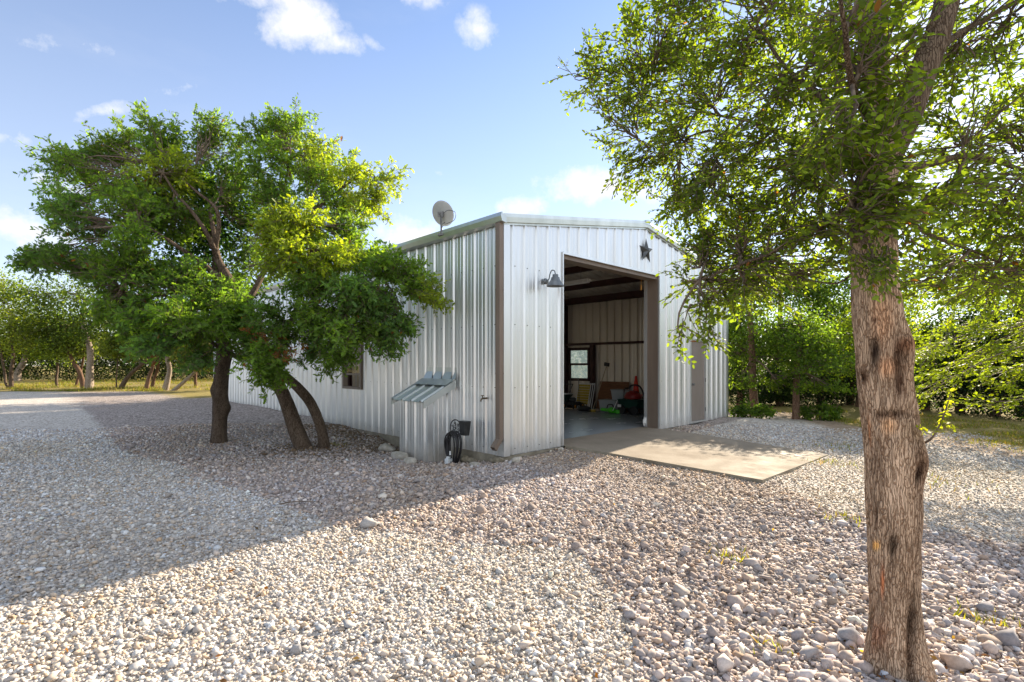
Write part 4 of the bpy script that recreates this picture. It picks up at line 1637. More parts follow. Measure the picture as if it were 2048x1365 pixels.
# ------------------------------------------------------------------ foliage
def leaf_template(kind):
    if kind == 'elm':
        o = [(0, 0, 0), (.22, .21, .05), (.55, .27, .06), (.85, .15, .02), (1, 0, -.04), (.85, -.15, .02), (.55, -.27, .06), (.22, -.21, .05)]
        return np.array(o, float), [np.array([(0, 1, 2, 3, 4)])[:, ::-1], np.array([(4, 5, 6, 7, 0)])[:, ::-1]]
    if kind == 'oak':
        h = [(0, 0), (.14, .05), (.24, .21), (.36, .07), (.50, .30), (.60, .09), (.76, .23), (.84, .07), (1, 0)]
        v = [(a, b, b * .28 - .1 * a * a) for a, b in h] + [(a, -b, b * .28 - .1 * a * a) for a, b in h[1:-1]]
        L_ = np.array([tuple(range(9))])[:, ::-1]
        R_ = np.array([(8,) + tuple(range(15, 8, -1)) + (0,)])[:, ::-1]
        return np.array(v, float), [L_, R_]
    v = [(0, 0, 0), (.5, .32, .06), (1, 0, 0), (.5, -.32, .06)]
    return np.array(v, float), [np.array([(0, 3, 2, 1)])]


class Crown:
    def __init__(self, kind):
        self.T, self.F = leaf_template(kind)
        self.p, self.d, self.n, self.s, self.c = [], [], [], [], []
        self.tv, self.tf, self.to = [], [], 0

    def leaves(self, p, d, n, s, c):
        self.p.append(p); self.d.append(d); self.n.append(n); self.s.append(s); self.c.append(c)

    def twig(self, pts, r, n=3):
        v, f = tube_arrays(pts, r, n)
        self.tv.append(v)
        self.tf.append(f + self.to)
        self.to += len(v)

    def cull(self, fn):
        keep = ~fn(np.concatenate(self.p))
        self.p, self.d, self.n, self.s, self.c = [[np.concatenate(a)[keep]] for a in (self.p, self.d, self.n, self.s, self.c)]

    def build(self, name, mats, parent, origin=(0, 0, 0)):
        P, D, Nn, S, C = [np.concatenate(a) for a in (self.p, self.d, self.n, self.s, self.c)]
        D = unit(D)
        side = unit(np.cross(Nn, D))
        Nn = np.cross(D, side)
        T = self.T
        k = len(T)
        vv = P[:, None] + S[:, None, None] * (T[None, :, 0:1] * D[:, None] + T[None, :, 1:2] * side[:, None] + T[None, :, 2:3] * Nn[:, None])
        n = len(P)
        groups = [((f[0][None] + (np.arange(n) * k)[:, None]), 0) for f in self.F]
        vv = vv.reshape(-1, 3)
        cc = np.repeat(C, k, 0)
        if self.tv:
            tv = np.concatenate(self.tv)
            groups.append((np.concatenate(self.tf) + len(vv), 1))
            vv = np.concatenate([vv, tv])
            cc = np.concatenate([cc, np.full((len(tv), 3), .12)])
        me = np_mesh(name, vv - np.asarray(origin), groups, cc)
        return link(name, me, parent, mats)


def tones(r, n, base, spread=.22, yellow=.0, brown=0.0):
    base = np.asarray(base, float)
    c = base[None] * r.lognormal(0, spread, (n, 1))
    y = r.random(n) < yellow
    c[y] = c[y] * np.array((1.5, 1.32, .8))
    b = r.random(n) < brown
    c[b] = np.array((.20, .085, .03)) * r.uniform(.6, 1.2, (b.sum(), 1))
    return c


def make_spray(r, kind, length, n, leaf):
    """a leafy shoot along +X: returns leaf p, d, n, s and twig polylines"""
    P, D, Nn, S, tw = [], [], [], [], []
    axes = [(np.array((0.0, 0, 0)), np.array((1.0, 0, 0)), length)]
    for k in range(r.integers(2, 5)):
        a = r.uniform(.12, .75)
        sg = -1 if k % 2 else 1
        an = sg * r.uniform(.5, 1.0)
        axes.append((np.array((a * length, 0, 0)), np.array((math.cos(an), math.sin(an), r.normal(0, .22))), length * r.uniform(.35, .6)))
    tot = sum(a[2] for a in axes)
    for o, d, L_ in axes:
        d = unit(d)
        sag = np.array((0, 0, -1)) * L_ * r.uniform(.02, .16)
        wob = r.normal(0, .04, 3) * L_
        pts = np.array([o + d * L_ * t + sag * t * t + wob * math.sin(3 * t) for t in np.linspace(0, 1, 5)])
        tw.append((pts, L_))
        m = max(3, int(round(n * L_ / tot)))
        side = unit(np.cross((0, 0, 1), d))
        for i in range(m):
            t = (i + .6) / m
            t = t ** .85
            q = o + d * L_ * t + sag * t * t + wob * math.sin(3 * t)
            if kind == 'oak':
                a = r.uniform(0, 6.28)
                up = np.array((0, 0, 1.0))
                ld = d * r.uniform(.3, .9) + (side * math.cos(a) + np.cross(d, side) * math.sin(a)) * .8
                nn = unit(up * .8 + r.normal(0, .45, 3))
            else:
                sg = 1 if i % 2 else -1
                ld = d * .75 + side * sg * r.uniform(.5, 1.0) + np.array((0, 0, r.normal(-.12, .28)))
                nn = unit(np.array((0, 0, 1.0)) + r.normal(0, .42, 3))
            P.append(q); D.append(unit(ld)); Nn.append(nn); S.append(leaf * r.uniform(.62, 1.15))
    return [np.array(a) for a in (P, D, Nn, S)] + [tw]


def place_spray(cr, sp, base, direction, scale, col, r, roll=.5):
    ex = unit(direction)
    up = np.array((0, 0, 1.0)) + r.normal(0, roll * .5, 3)
    ey = np.cross(up, ex)
    ey = unit(ey) if np.linalg.norm(ey) > 1e-4 else np.array((0, 1.0, 0))
    ez = np.cross(ex, ey)
    Rm = np.stack([ex, ey, ez], 1)
    P, D, Nn, S, tw = sp
    cr.leaves(base + (P * scale) @ Rm.T, D @ Rm.T, Nn @ Rm.T, S * scale, col(len(P)))
    for pts, L_ in tw:
        cr.twig(base + (pts * scale) @ Rm.T, np.linspace(.0035, .0012, len(pts)) * (.6 + scale * .5))


def limb_to(cr, a, b, r0, r1, r, sag=.06, n=6, sides=5):
    a, b = np.asarray(a, float), np.asarray(b, float)
    L_ = np.linalg.norm(b - a)
    t = np.linspace(0, 1, n)[:, None]
    w1, w2 = r.normal(0, .06, 3) * L_, r.normal(0, .045, 3) * L_
    pts = a + (b - a) * t + np.sin(math.pi * t) * (w1 + np.array((0, 0, sag * L_))) + np.sin(2 * math.pi * t) * w2
    cr.twig(pts, np.linspace(r0, r1, n), sides)
    return pts


def fill_lobe(cr, r, hub, c, rad, n, sprays, scale, col, outward=1.0, droop=0.0, shell=.45, flat=False):
    c, rad = np.asarray(c, float), np.asarray(rad, float)
    for k in range(n):
        d = unit(r.normal(size=3))
        q = c + d * rad * r.random() ** shell
        out = unit(q - np.asarray(hub)) * outward + r.normal(0, .45, 3) + np.array((0, 0, .25 - droop))
        if flat:
            out[2] *= .25
        sc = scale * r.uniform(.75, 1.25)
        q = q - unit(out) * .14 * sc
        place_spray(cr, sprays[r.integers(len(sprays))], q, out, sc, col, r)
        if r.random() < .55:
            s0 = np.asarray(hub) + (q - np.asarray(hub)) * r.uniform(.05, .5)
            limb_to(cr, s0, q, .0075, .003, r, .03, 5, 4)


# ---- wood surfaces
def trunk_mesh(name, path, sides, seed, bark_amp, flare=None, tone=None, mats=None, parent=None, origin=(0, 0, 0), k=14, ridges=26):
    """path rows: x, y, z, radius. Bark furrows are pushed into the surface."""
    Q = spline(path, k)
    P, R = Q[:, :3], Q[:, 3]
    T = np.gradient(P, axis=0)
    T = unit(T)
    ref = np.array((0.0, 1, 0))
    S = unit(np.cross(ref, T))
    E = np.cross(T, S)
    a = np.arange(sides) * 2 * math.pi / sides
    A, I = np.meshgrid(a, np.arange(len(P)))
    arc = np.concatenate([[0], np.cumsum(np.linalg.norm(np.diff(P, axis=0), axis=1))])
    Zl = arc[I]
    x3, y3 = np.cos(A), np.sin(A)
    fr = ridges / 6.283
    warp = (vnoise(x3 * 2, y3 * 2, Zl * 3, seed + 5) - .5) * .9
    n1 = vnoise((x3 + warp * .2) * fr, (y3 + warp * .2) * fr, Zl * 5.0 + warp, seed)
    n2 = vnoise(x3 * fr * 2.1, y3 * fr * 2.1, Zl * 11, seed + 1)
    n3 = vnoise(x3 * 1.2, y3 * 1.2, Zl * 1.6, seed + 2) - .5
    disp = bark_amp * (np.abs(n1 - .5) * -2.0 + .5) + bark_amp * .6 * (n2 - .5) + R[I] * .22 * n3
    rad = R[I] + disp
    col = np.ones(A.shape + (3,))
    V3 = lambda rr: P[I] + rr[..., None] * (np.cos(A)[..., None] * S[I] + np.sin(A)[..., None] * E[I])
    W = V3(rad)
    if flare is not None:
        rad = rad + flare(A, W[..., 2], rad)
    if tone is not None:
        rad, col = tone(A, V3(rad), rad, S[I], E[I])
    W = V3(rad).reshape(-1, 3)
    i = np.arange(sides)
    j = (i + 1) % sides
    f = np.concatenate([np.stack([q * sides + i, q * sides + j, (q + 1) * sides + j, (q + 1) * sides + i], 1) for q in range(len(P) - 1)])
    me = np_mesh(name, W - np.asarray(origin), [(f, 0)], col.reshape(-1, 3), True)
    return link(name, me, parent, mats)


# ---- the near elm
def build_elm():
    r = np.random.default_rng(101)
    D0 = 2.78
    bx = (1795 - CX) / F * D0
    base = np.array((bx, D0, gz(bx, D0)))
    t = empty('elm_tree', tuple(base), 0, 'big near elm with thick furrowed trunk forking high, beside the gravel', 'tree')

    def row(px, py, rad, dd=0.0):
        q = ray(px, py, D0 + dd)
        return (q[0], q[1], q[2], rad * .86)
    main = [row(1797, 1420, .155), row(1796, 1330, .150), row(1790, 1220, .139), row(1787, 1100, .140), row(1783, 980, .143), row(1781, 880, .144), row(1768, 760, .137), row(1759, 680, .131),
            row(1750, 580, .120), row(1746, 480, .113), row(1748, 400, .112), row(1758, 330, .108), row(1762, 262, .082, .02), row(1756, 190, .070, .05), row(1748, 90, .074, .08), row(1738, -30, .070, .12), row(1725, -260, .06, .2), row(1700, -620, .04, .3)]

    def flare(A, Z, rad):
        z0 = base[2]
        h = np.clip((.36 - (Z - z0)) / .40, 0, 1) ** 2
        lob = .5 + .5 * np.cos(3 * (A - 5.0))
        return h * (.008 + .05 * lob)
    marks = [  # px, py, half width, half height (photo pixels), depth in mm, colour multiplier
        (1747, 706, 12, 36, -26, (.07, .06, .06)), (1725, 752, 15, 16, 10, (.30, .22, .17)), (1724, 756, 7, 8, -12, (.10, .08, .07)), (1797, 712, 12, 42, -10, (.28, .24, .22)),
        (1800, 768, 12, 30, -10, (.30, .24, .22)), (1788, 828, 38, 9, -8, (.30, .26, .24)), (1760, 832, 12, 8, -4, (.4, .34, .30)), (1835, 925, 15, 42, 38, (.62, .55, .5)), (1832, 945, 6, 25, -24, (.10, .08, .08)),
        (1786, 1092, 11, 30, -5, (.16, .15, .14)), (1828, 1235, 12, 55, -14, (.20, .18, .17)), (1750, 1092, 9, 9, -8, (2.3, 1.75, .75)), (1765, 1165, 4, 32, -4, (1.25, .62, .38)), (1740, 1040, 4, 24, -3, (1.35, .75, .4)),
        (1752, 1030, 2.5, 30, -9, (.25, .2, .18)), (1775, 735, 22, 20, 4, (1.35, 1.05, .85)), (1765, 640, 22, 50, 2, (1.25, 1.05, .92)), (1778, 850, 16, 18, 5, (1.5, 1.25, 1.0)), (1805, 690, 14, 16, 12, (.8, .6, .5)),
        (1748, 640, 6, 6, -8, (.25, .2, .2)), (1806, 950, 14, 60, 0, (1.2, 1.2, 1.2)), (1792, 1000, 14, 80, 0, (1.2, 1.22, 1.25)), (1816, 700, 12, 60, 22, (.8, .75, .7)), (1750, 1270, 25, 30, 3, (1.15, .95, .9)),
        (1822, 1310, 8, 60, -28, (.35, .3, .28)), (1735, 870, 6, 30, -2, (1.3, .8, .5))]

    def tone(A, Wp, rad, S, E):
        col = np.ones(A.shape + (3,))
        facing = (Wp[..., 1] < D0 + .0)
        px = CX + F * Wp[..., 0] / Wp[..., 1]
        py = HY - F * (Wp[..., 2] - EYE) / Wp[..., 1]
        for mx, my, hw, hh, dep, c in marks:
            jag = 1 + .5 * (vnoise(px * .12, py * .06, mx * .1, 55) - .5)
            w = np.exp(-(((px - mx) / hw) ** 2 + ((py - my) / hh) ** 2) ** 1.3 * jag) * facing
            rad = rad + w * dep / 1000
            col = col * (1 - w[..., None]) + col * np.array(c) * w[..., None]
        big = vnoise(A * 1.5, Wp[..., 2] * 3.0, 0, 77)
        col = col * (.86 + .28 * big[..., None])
        return rad, col
    tr = trunk_mesh('trunk', main, 160, 5, .012, flare, tone, [M['elm_bark']], t, base, 22, 34)
    # second stem and the limbs
    stem = [row(1758, 345, .07), row(1785, 285, .088), row(1812, 225, .083), row(1848, 130, .075, .02), row(1876, 60, .070, .04), row(1898, -20, .066, .06), row(1925, -200, .055, .1), row(1960, -520, .04, .2)]
    trunk_mesh('limb', stem, 48, 9, .006, None, None, [M['elm_limb']], t, base, 14, 22)

    def limb(rows):
        trunk_mesh('limb', rows, 14, 12, .002, None, None, [M['elm_limb']], t, base, 6, 10)
        return np.array(rows)[:, :3]
    L = {}
    L['a'] = limb([row(1742, 345, .045), row(1700, 330, .034, .15), row(1650, 310, .026, .4), row(1600, 285, .022, .6), row(1545, 262, .018, .8), row(1490, 240, .014, 1.0), row(1440, 232, .011, 1.2), row(1380, 215, .008, 1.4), row(1290, 190, .005, 1.6), row(1180, 160, .003, 1.75)])
    L['b'] = limb([row(1745, 290, .036), row(1690, 235, .028, .1), row(1640, 190, .022, .25), row(1600, 160, .018, .4), row(1565, 128, .014, .5), row(1520, 60, .01, .7), row(1470, -20, .007, .9)])
    L['c'] = limb([row(1490, 240, .011, 1.0), row(1455, 268, .009, 1.1), row(1415, 262, .007, 1.2), row(1360, 280, .005, 1.3), row(1300, 300, .003, 1.4)])
    L['d'] = limb([row(1800, 335, .034), row(1850, 330, .026, .15), row(1930, 312, .020, .3), row(2000, 325, .017, .4), row(2060, 342, .013, .5), row(2160, 330, .008, .7)])
    L['e'] = limb([row(1742, 400, .022), row(1690, 420, .017, -.1), row(1640, 455, .013, .1), row(1560, 500, .009, .4), row(1480, 530, .006, .6), row(1400, 560, .004, .8)])
    L['f'] = limb([row(1745, 250, .026), row(1705, 170, .018, -.3), row(1690, 60, .012, -.5), row(1670, -60, .008, -.6)])
    L['g'] = limb([row(1850, 120, .03), row(1930, 60, .02, .2), row(2040, 0, .012, .5), row(2120, -60, .008, .7)])
    L['h'] = limb([row(1800, 430, .016), row(1860, 470, .012, .1), row(1940, 500, .009, .3), row(2030, 540, .005, .5)])
    L['i'] = limb([row(1735, 500, .010), row(1690, 560, .006, .1), row(1640, 565, .004, .2), row(1580, 548, .0025, .35)])
    allp = np.concatenate(list(L.values()))
    sprays = [make_spray(r, 'elm', .30, 26, .043) for _ in range(14)]
    cr = Crown('elm')

    def col(n):
        return tones(r, n, (.105, .155, .028), .30, .12, .004)
    # lobes: px, py, rx, ry (photo pixels), depth, depth half-range, sprays
    lobes = [(1180, 150, 75, 45, 4.4, .3, 16), (1240, 120, 60, 60, 4.2, .3, 14), (1290, 190, 90, 70, 4.2, .5, 34), (1230, 240, 60, 60, 4.2, .4, 15), (1280, 330, 60, 50, 4.1, .4, 20),
             (1330, 90, 80, 80, 4.0, .6, 34), (1380, 20, 90, 70, 3.9, .7, 34), (1400, 180, 90, 80, 3.9, .7, 40), (1370, 290, 80, 60, 3.9, .6, 34), (1350, 395, 45, 40, 3.9, .4, 14),
             (1400, 400, 80, 60, 3.8, .6, 38), (1480, 100, 90, 90, 3.7, .8, 44), (1500, 300, 80, 70, 3.6, .7, 36), (1485, 470, 65, 50, 3.6, .4, 36), (1410, 495, 45, 38, 3.8, .3, 20),
             (1440, 560, 60, 38, 3.7, .3, 24), (1370, 565, 22, 18, 3.7, .12, 4), (1560, 200, 90, 90, 3.4, .8, 40), (1570, 400, 80, 70, 3.3, .7, 42), (1560, 520, 80, 50, 3.4, .6, 32), (1500, 580, 60, 30, 3.5, .5, 18),
             (1650, 80, 90, 100, 3.1, .8, 46), (1650, 300, 80, 90, 3.0, .6, 40), (1650, 450, 70, 60, 3.0, .5, 32), (1640, 540, 50, 22, 3.1, .4, 8), (1740, 120, 80, 110, 2.55, .25, 30), (1740, 320, 70, 80, 2.5, .2, 26),
             (1745, 430, 55, 70, 2.5, .2, 18), (1745, 530, 40, 32, 2.5, .15, 8), (1830, 430, 50, 70, 2.8, .5, 16), (1900, 120, 80, 100, 3.2, .7, 34), (1990, 80, 80, 100, 3.4, .8, 38), (1930, 260, 80, 70, 3.2, .7, 30), (2020, 250, 60, 80, 3.4, .7, 32),
             (1900, 410, 70, 70, 3.2, .7, 34), (1990, 430, 80, 80, 3.4, .7, 42), (1930, 530, 80, 60, 3.3, .6, 30), (2020, 560, 60, 60, 3.5, .6, 34), (1850, 560, 40, 40, 3.1, .4, 8), (2100, 300, 60, 250, 3.5, .7, 40), (1600, -60, 300, 60, 3.4, .9, 60), (1950, -60, 150, 60, 3.3, .8, 30),
             (1405, 610, 18, 30, 3.5, .12, 5), (1410, 660, 12, 22, 3.5, .1, 3), (1360, 675, 22, 8, 3.5, .1, 2), (1700, 40, 60, 60, 2.35, .2, 10), (1690, 250, 50, 60, 2.35, .2, 9)]
    for px, py, rx, ry, d, dd, n in lobes:
        c = ray(px, py, d)
        rad = np.array((rx / F * d, dd, ry / F * d))
        hub = allp[np.argmin(np.linalg.norm(allp - c, axis=1) + .25 * np.abs(allp[:, 1] - c[1]))]
        limb_to(cr, hub, c, .011, .005, r, .05, 7, 5)
        fill_lobe(cr, r, hub + (c - hub) * .35, c, rad, int(n * 1.38), sprays, .95, col, 1.0, .22, .5)
    cr.build('crown', [M['leaf'], M['twig']], t, base)
    # young shoot from the trunk's side
    cr = Crown('elm')
    pts = spline([ray(1836, 892, D0 - .05), ray(1862, 878, D0 - .12), ray(1880, 850, D0 - .15), ray(1893, 815, D0 - .16), ray(1901, 785, D0 - .16)], 6)
    cr.twig(pts, np.linspace(.007, .0025, len(pts)), 6)
    q = spline([ray(1870, 866, D0 - .14), ray(1850, 862, D0 - .16), ray(1830, 856, D0 - .18)], 4)
    cr.twig(q, np.linspace(.003, .0015, len(q)), 4)
    q2 = spline([ray(1884, 846, D0 - .15), ray(1898, 850, D0 - .2), ray(1912, 858, D0 - .22)], 4)
    cr.twig(q2, np.linspace(.003, .0015, len(q2)), 4)
    for line, m in ((pts[7:], 46), (q, 16), (q2, 14)):
        for i in range(m):
            w = line[r.integers(len(line))] + r.normal(0, .004, 3)
            cr.leaves(w[None], unit(r.normal(0, 1, (1, 3)) + np.array((.2, -.2, .2))), unit(np.array([(0, 0, 1.0)]) + r.normal(0, .4, (1, 3))), np.array([r.uniform(.018, .036)]), tones(r, 1, (.20, .24, .035), .2, .2))
    cr.build('young_shoot', [M['leaf'], M['twig']], t, base)


build_elm()


# ---- the two trees beside the barn
def build_oak():
    r = np.random.default_rng(202)
    bx, by = -4.10, 9.84
    base = np.array((bx, by, gz(bx, by)))
    t = empty('oak_tree', tuple(base), 0, 'spreading oak with two leaning trunks from one base beside the barn', 'tree')

    def row(px, py, rad, d):
        q = ray(px, py, d)
        return (q[0], q[1], q[2], rad)
    d0 = 9.84
    A = [row(612, 912, .17, d0), row(604, 893, .155, d0), row(590, 855, .135, d0), row(570, 800, .125, d0 - .05), row(552, 760, .118, d0 - .1), row(535, 715, .11, d0 - .2), row(515, 660, .10, d0 - .3), row(490, 615, .09, d0 - .3), row(468, 575, .085, d0 - .3), row(450, 545, .075, d0 - .3), row(435, 515, .062, d0 - .3), row(428, 470, .045, d0 - .3), row(420, 420, .03, d0 - .2)]
    Bp = [row(650, 910, .11, d0 + .1), row(648, 888, .10, d0 + .1), row(640, 850, .092, d0 + .05), row(622, 808, .09, d0), row(600, 780, .085, d0 - .1), row(575, 757, .08, d0 - .2), row(550, 735, .07, d0 - .3), row(560, 690, .062, d0 - .4), row(585, 640, .052, d0 - .5), row(600, 590, .042, d0 - .6), row(598, 540, .03, d0 - .6)]
    for k, pth in enumerate((A, Bp)):
        trunk_mesh('trunk', pth, 36, 20 + k, .006, None, None, [M['oak_bark']], t, base, 8, 18)
    limbs = []

    def limb(rows):
        trunk_mesh('limb', rows, 12, 33, .003, None, None, [M['oak_bark']], t, base, 6, 8)
        limbs.append(np.array(rows)[:, :3])
    limb([row(468, 575, .06, 9.5), row(430, 548, .05, 9.4), row(395, 520, .04, 9.2), row(350, 490, .03, 9.0), row(290, 450, .02, 8.8)])
    limb([row(435, 515, .05, 9.5), row(415, 470, .038, 9.3), row(385, 425, .03, 9.2), row(350, 385, .022, 9.2), row(325, 345, .014, 9.2)])
    limb([row(430, 500, .045, 9.5), row(438, 450, .036, 9.4), row(430, 415, .028, 9.3), row(395, 385, .02, 9.3), row(365, 360, .012, 9.3)])
    limb([row(490, 615, .06, 9.5), row(520, 560, .05, 9.8), row(545, 500, .04, 10.1), row(560, 420, .03, 10.3), row(580, 320, .018, 10.4)])
    limb([row(545, 500, .035, 10.1), row(610, 440, .028, 10.2), row(680, 380, .02, 10.3), row(740, 340, .012, 10.3)])
    limb([row(585, 640, .045, 9.3), row(640, 590, .036, 9.1), row(700, 560, .026, 9.0), row(770, 550, .016, 8.9)])
    limb([row(600, 590, .035, 9.2), row(598, 530, .026, 8.9), row(595, 490, .018, 8.7), row(590, 440, .01, 8.6)])
    limb([row(515, 660, .05, 9.5), row(470, 655, .04, 9.2), row(420, 625, .03, 8.9), row(350, 600, .02, 8.6), row(250, 560, .012, 8.4)])
    limb([row(540, 710, .045, 9.6), row(500, 718, .05, 9.5), row(470, 712, .045, 9.4), row(430, 690, .03, 9.1), row(400, 660, .018, 8.8)])
    allp = np.concatenate(limbs + [np.array(A)[6:, :3], np.array(Bp)[6:, :3]])
    sprays = [make_spray(r, 'oak', .40, 22, .105) for _ in range(12)]
    cr = Crown('oak')
    pal = {'g': (.115, .195, .040), 'd': (.088, .160, .040), 'y': (.178, .240, .036), 'b': (.098, .180, .058)}  # 'y' lobes have sunlight painted in as brighter, yellower leaves
    lobes = [(120, 330, 75, 40, 9.6, 'b', 20), (230, 300, 80, 60, 9.8, 'g', 30), (170, 360, 60, 50, 9.4, 'g', 20), (330, 300, 60, 65, 9.9, 'g', 30), (300, 350, 70, 50, 9.4, 'y', 30), (420, 290, 55, 60, 10.2, 'g', 28), (470, 360, 60, 70, 10.4, 'd', 26),
             (580, 270, 70, 60, 10.6, 'g', 34), (540, 330, 60, 60, 10.4, 'g', 24), (650, 320, 60, 60, 10.6, 'y', 30), (700, 370, 60, 50, 10.4, 'y', 16), (775, 370, 48, 45, 10.2, 'y', 13), (740, 420, 60, 50, 10.2, 'y', 15), (640, 400, 70, 60, 10.4, 'g', 28),
             (155, 440, 65, 60, 9.2, 'b', 30), (250, 440, 80, 70, 8.8, 'g', 44), (340, 430, 60, 50, 9.4, 'g', 24), (80, 515, 55, 32, 9.0, 'b', 16), (150, 530, 65, 55, 8.9, 'd', 30), (245, 530, 80, 60, 8.6, 'g', 44), (200, 590, 60, 45, 8.9, 'd', 24),
             (340, 560, 65, 55, 8.8, 'd', 32), (300, 620, 55, 45, 8.7, 'd', 24), (380, 650, 60, 50, 8.4, 'g', 30), (340, 690, 40, 25, 8.4, 'b', 12), (430, 600, 45, 40, 9.0, 'd', 16), (555, 400, 60, 70, 10.2, 'd', 26),
             (595, 455, 62, 42, 8.4, 'y', 36), (580, 510, 50, 40, 8.5, 'y', 22), (660, 510, 70, 50, 8.6, 'y', 34), (700, 460, 55, 50, 9.4, 'g', 14), (740, 520, 50, 45, 9.4, 'g', 13), (800, 540, 55, 38, 9.0, 'g', 26), (850, 570, 42, 34, 8.9, 'g', 20), (888, 595, 24, 26, 8.8, 'y', 6),
             (760, 600, 70, 50, 8.6, 'b', 36), (690, 590, 60, 50, 8.6, 'd', 28), (820, 630, 55, 40, 8.8, 'b', 22), (720, 660, 60, 45, 8.5, 'g', 28), (640, 640, 60, 50, 8.5, 'g', 26), (560, 640, 55, 40, 8.6, 'd', 18), (560, 700, 55, 45, 8.5, 'g', 26), (510, 690, 40, 35, 8.6, 'd', 12),
             (690, 710, 38, 26, 8.6, 'g', 10), (540, 758, 26, 24, 8.8, 'g', 7), (640, 690, 40, 35, 8.8, 'b', 12), (480, 640, 40, 40, 9.0, 'd', 12), (450, 680, 45, 35, 9.0, 'g', 14), (500, 560, 45, 45, 10.6, 'd', 12), (400, 720, 25, 25, 8.6, 'b', 7), (620, 560, 50, 40, 9.2, 'd', 14), (470, 430, 45, 50, 10.8, 'd', 18), (505, 480, 45, 50, 10.8, 'd', 16), (515, 400, 40, 50, 10.8, 'g', 16), (380, 350, 50, 50, 10.2, 'g', 22), (270, 390, 60, 50, 9.6, 'g', 24), (110, 400, 40, 35, 9.4, 'b', 14), (640, 480, 50, 40, 9.8, 'd', 16), (270, 655, 60, 40, 8.8, 'd', 24), (350, 655, 50, 40, 8.7, 'g', 24), (220, 620, 50, 35, 8.8, 'g', 20), (440, 640, 40, 35, 8.7, 'g', 14), (790, 680, 35, 25, 8.8, 'b', 8)]
    for px, py, rx, ry, d, pk, n in lobes:
        px = 475 + (px - 475) * .93
        c = ray(px, py, d)
        rad = np.array((rx / F * d, .6, ry / F * d)) * .97
        hub = allp[np.argmin(np.linalg.norm(allp - c, axis=1))]
        limb_to(cr, hub, c, .018, .008, r, .05, 7, 5)
        base_c = pal[pk]
        yl = .18 if pk == 'y' else .05
        for sub in range(6):   # light and dark clumps
            f = r.uniform(.72, 1.3)
            off = unit(r.normal(size=3)) * rad * .78 * r.random() ** .5
            fill_lobe(cr, r, hub + (c - hub) * .4, c + off, rad * .55, int(n * .52) + 1, sprays, .92, lambda m, f=f: tones(r, m, np.array(base_c) * f, .20, yl, .004), 1.0, .05, .6)
    # upright leading shoots along the top
    for px, py, d in ((225, 268, 9.7), (300, 262, 9.8), (350, 235, 9.9), (415, 228, 10.2), (480, 262, 10.3), (540, 220, 10.5), (600, 208, 10.6), (640, 240, 10.6), (690, 290, 10.5), (730, 310, 10.4), (810, 345, 10.2), (60, 322, 9.6), (35, 505, 9.0), (100, 300, 9.6), (905, 570, 8.8)):
        q = ray(475 + (px - 475) * .93, py, d)
        dr = np.array((0, 0, 1.0)) if py < 300 else unit(q - ray(430, 480, 9.6))
        for k in range(4):
            place_spray(cr, sprays[r.integers(12)], q - dr * (.15 + .16 * k) + r.normal(0, .03, 3), dr + r.normal(0, .25, 3), .8, lambda m: tones(r, m, pal['g'], .2, .08), r)
    # the brown dead clump low in the crown
    for px, py in ((505, 655), (520, 675), (545, 672), (560, 695), (575, 690), (590, 700)):
        for k in range(3):
            place_spray(cr, sprays[r.integers(12)], ray(px, py, 8.25) + r.normal(0, .06, 3), np.array((0, 0, -.6)) + r.normal(0, .5, 3), .55, lambda m: np.array((.24, .095, .04)) * r.uniform(.6, 1.25, (m, 1)), r)

    def in_barn(P):
        u, v = loc_uv(P[:, 0], P[:, 1])
        roof = EAVE + .25 + PITCH * np.minimum(u, BW - u)
        return (u > -.12) & (v > -.3) & (P[:, 2] < roof)
    cr.cull(in_barn)
    cr.build('crown', [M['leaf'], M['twig']], t, base)

    # shaggy cedar trunk left of it
    bx, by = -6.05, 10.45
    base = np.array((bx, by, gz(bx, by)))
    t = empty('cedar_tree', tuple(base), 0, 'shaggy upright cedar trunk standing left of the two leaning oak trunks', 'tree')
    d = by
    C = [row(440, 905, .185, d), row(438, 880, .155, d), row(439, 850, .135, d), row(440, 815, .14, d), row(441, 780, .125, d), row(443, 740, .13, d), row(447, 700, .125, d), row(446, 660, .11, d), row(440, 610, .10, d), (row(436, 560, .08, d)), row(430, 500, .06, d + .1), row(420, 430, .04, d + .2), row(425, 350, .02, d + .3)]

    def knots(A, Z, rad):
        px = 0
        w = np.exp(-((Z - 1.0) / .14) ** 2) * np.maximum(0, np.cos(A - math.pi)) ** 3 * .07
        w += np.exp(-((Z - .62) / .12) ** 2) * np.maximum(0, np.cos(A)) ** 3 * .07
        w += np.exp(-((Z - 1.75) / .16) ** 2) * np.maximum(0, np.cos(A)) ** 3 * .05
        return w
    trunk_mesh('trunk', C, 56, 44, .015, knots, None, [M['cedar_bark']], t, base, 10, 30)
    cr = Crown('quad')
    for px, py, rx, ry, n in ((430, 470, 60, 60, 14), (400, 560, 60, 60, 14), (380, 480, 60, 60, 12), (450, 600, 40, 50, 8), (410, 400, 50, 60, 12)):
        c = ray(px, py, 10.8)
        m = n * 150
        P = c + r.normal(0, .5, (m, 3)) * np.array((rx / F * 10.8, .7, ry / F * 10.8))
        limb_to(cr, ray(438, 560, d), c, .02, .008, r)
        cr.leaves(P, r.normal(size=(m, 3)), r.normal(size=(m, 3)), r.uniform(.05, .1, m), tones(r, m, (.022, .055, .018), .25))
    cr.cull(in_barn)
    cr.build('crown', [M['leaf'], M['twig']], t, base)


build_oak()


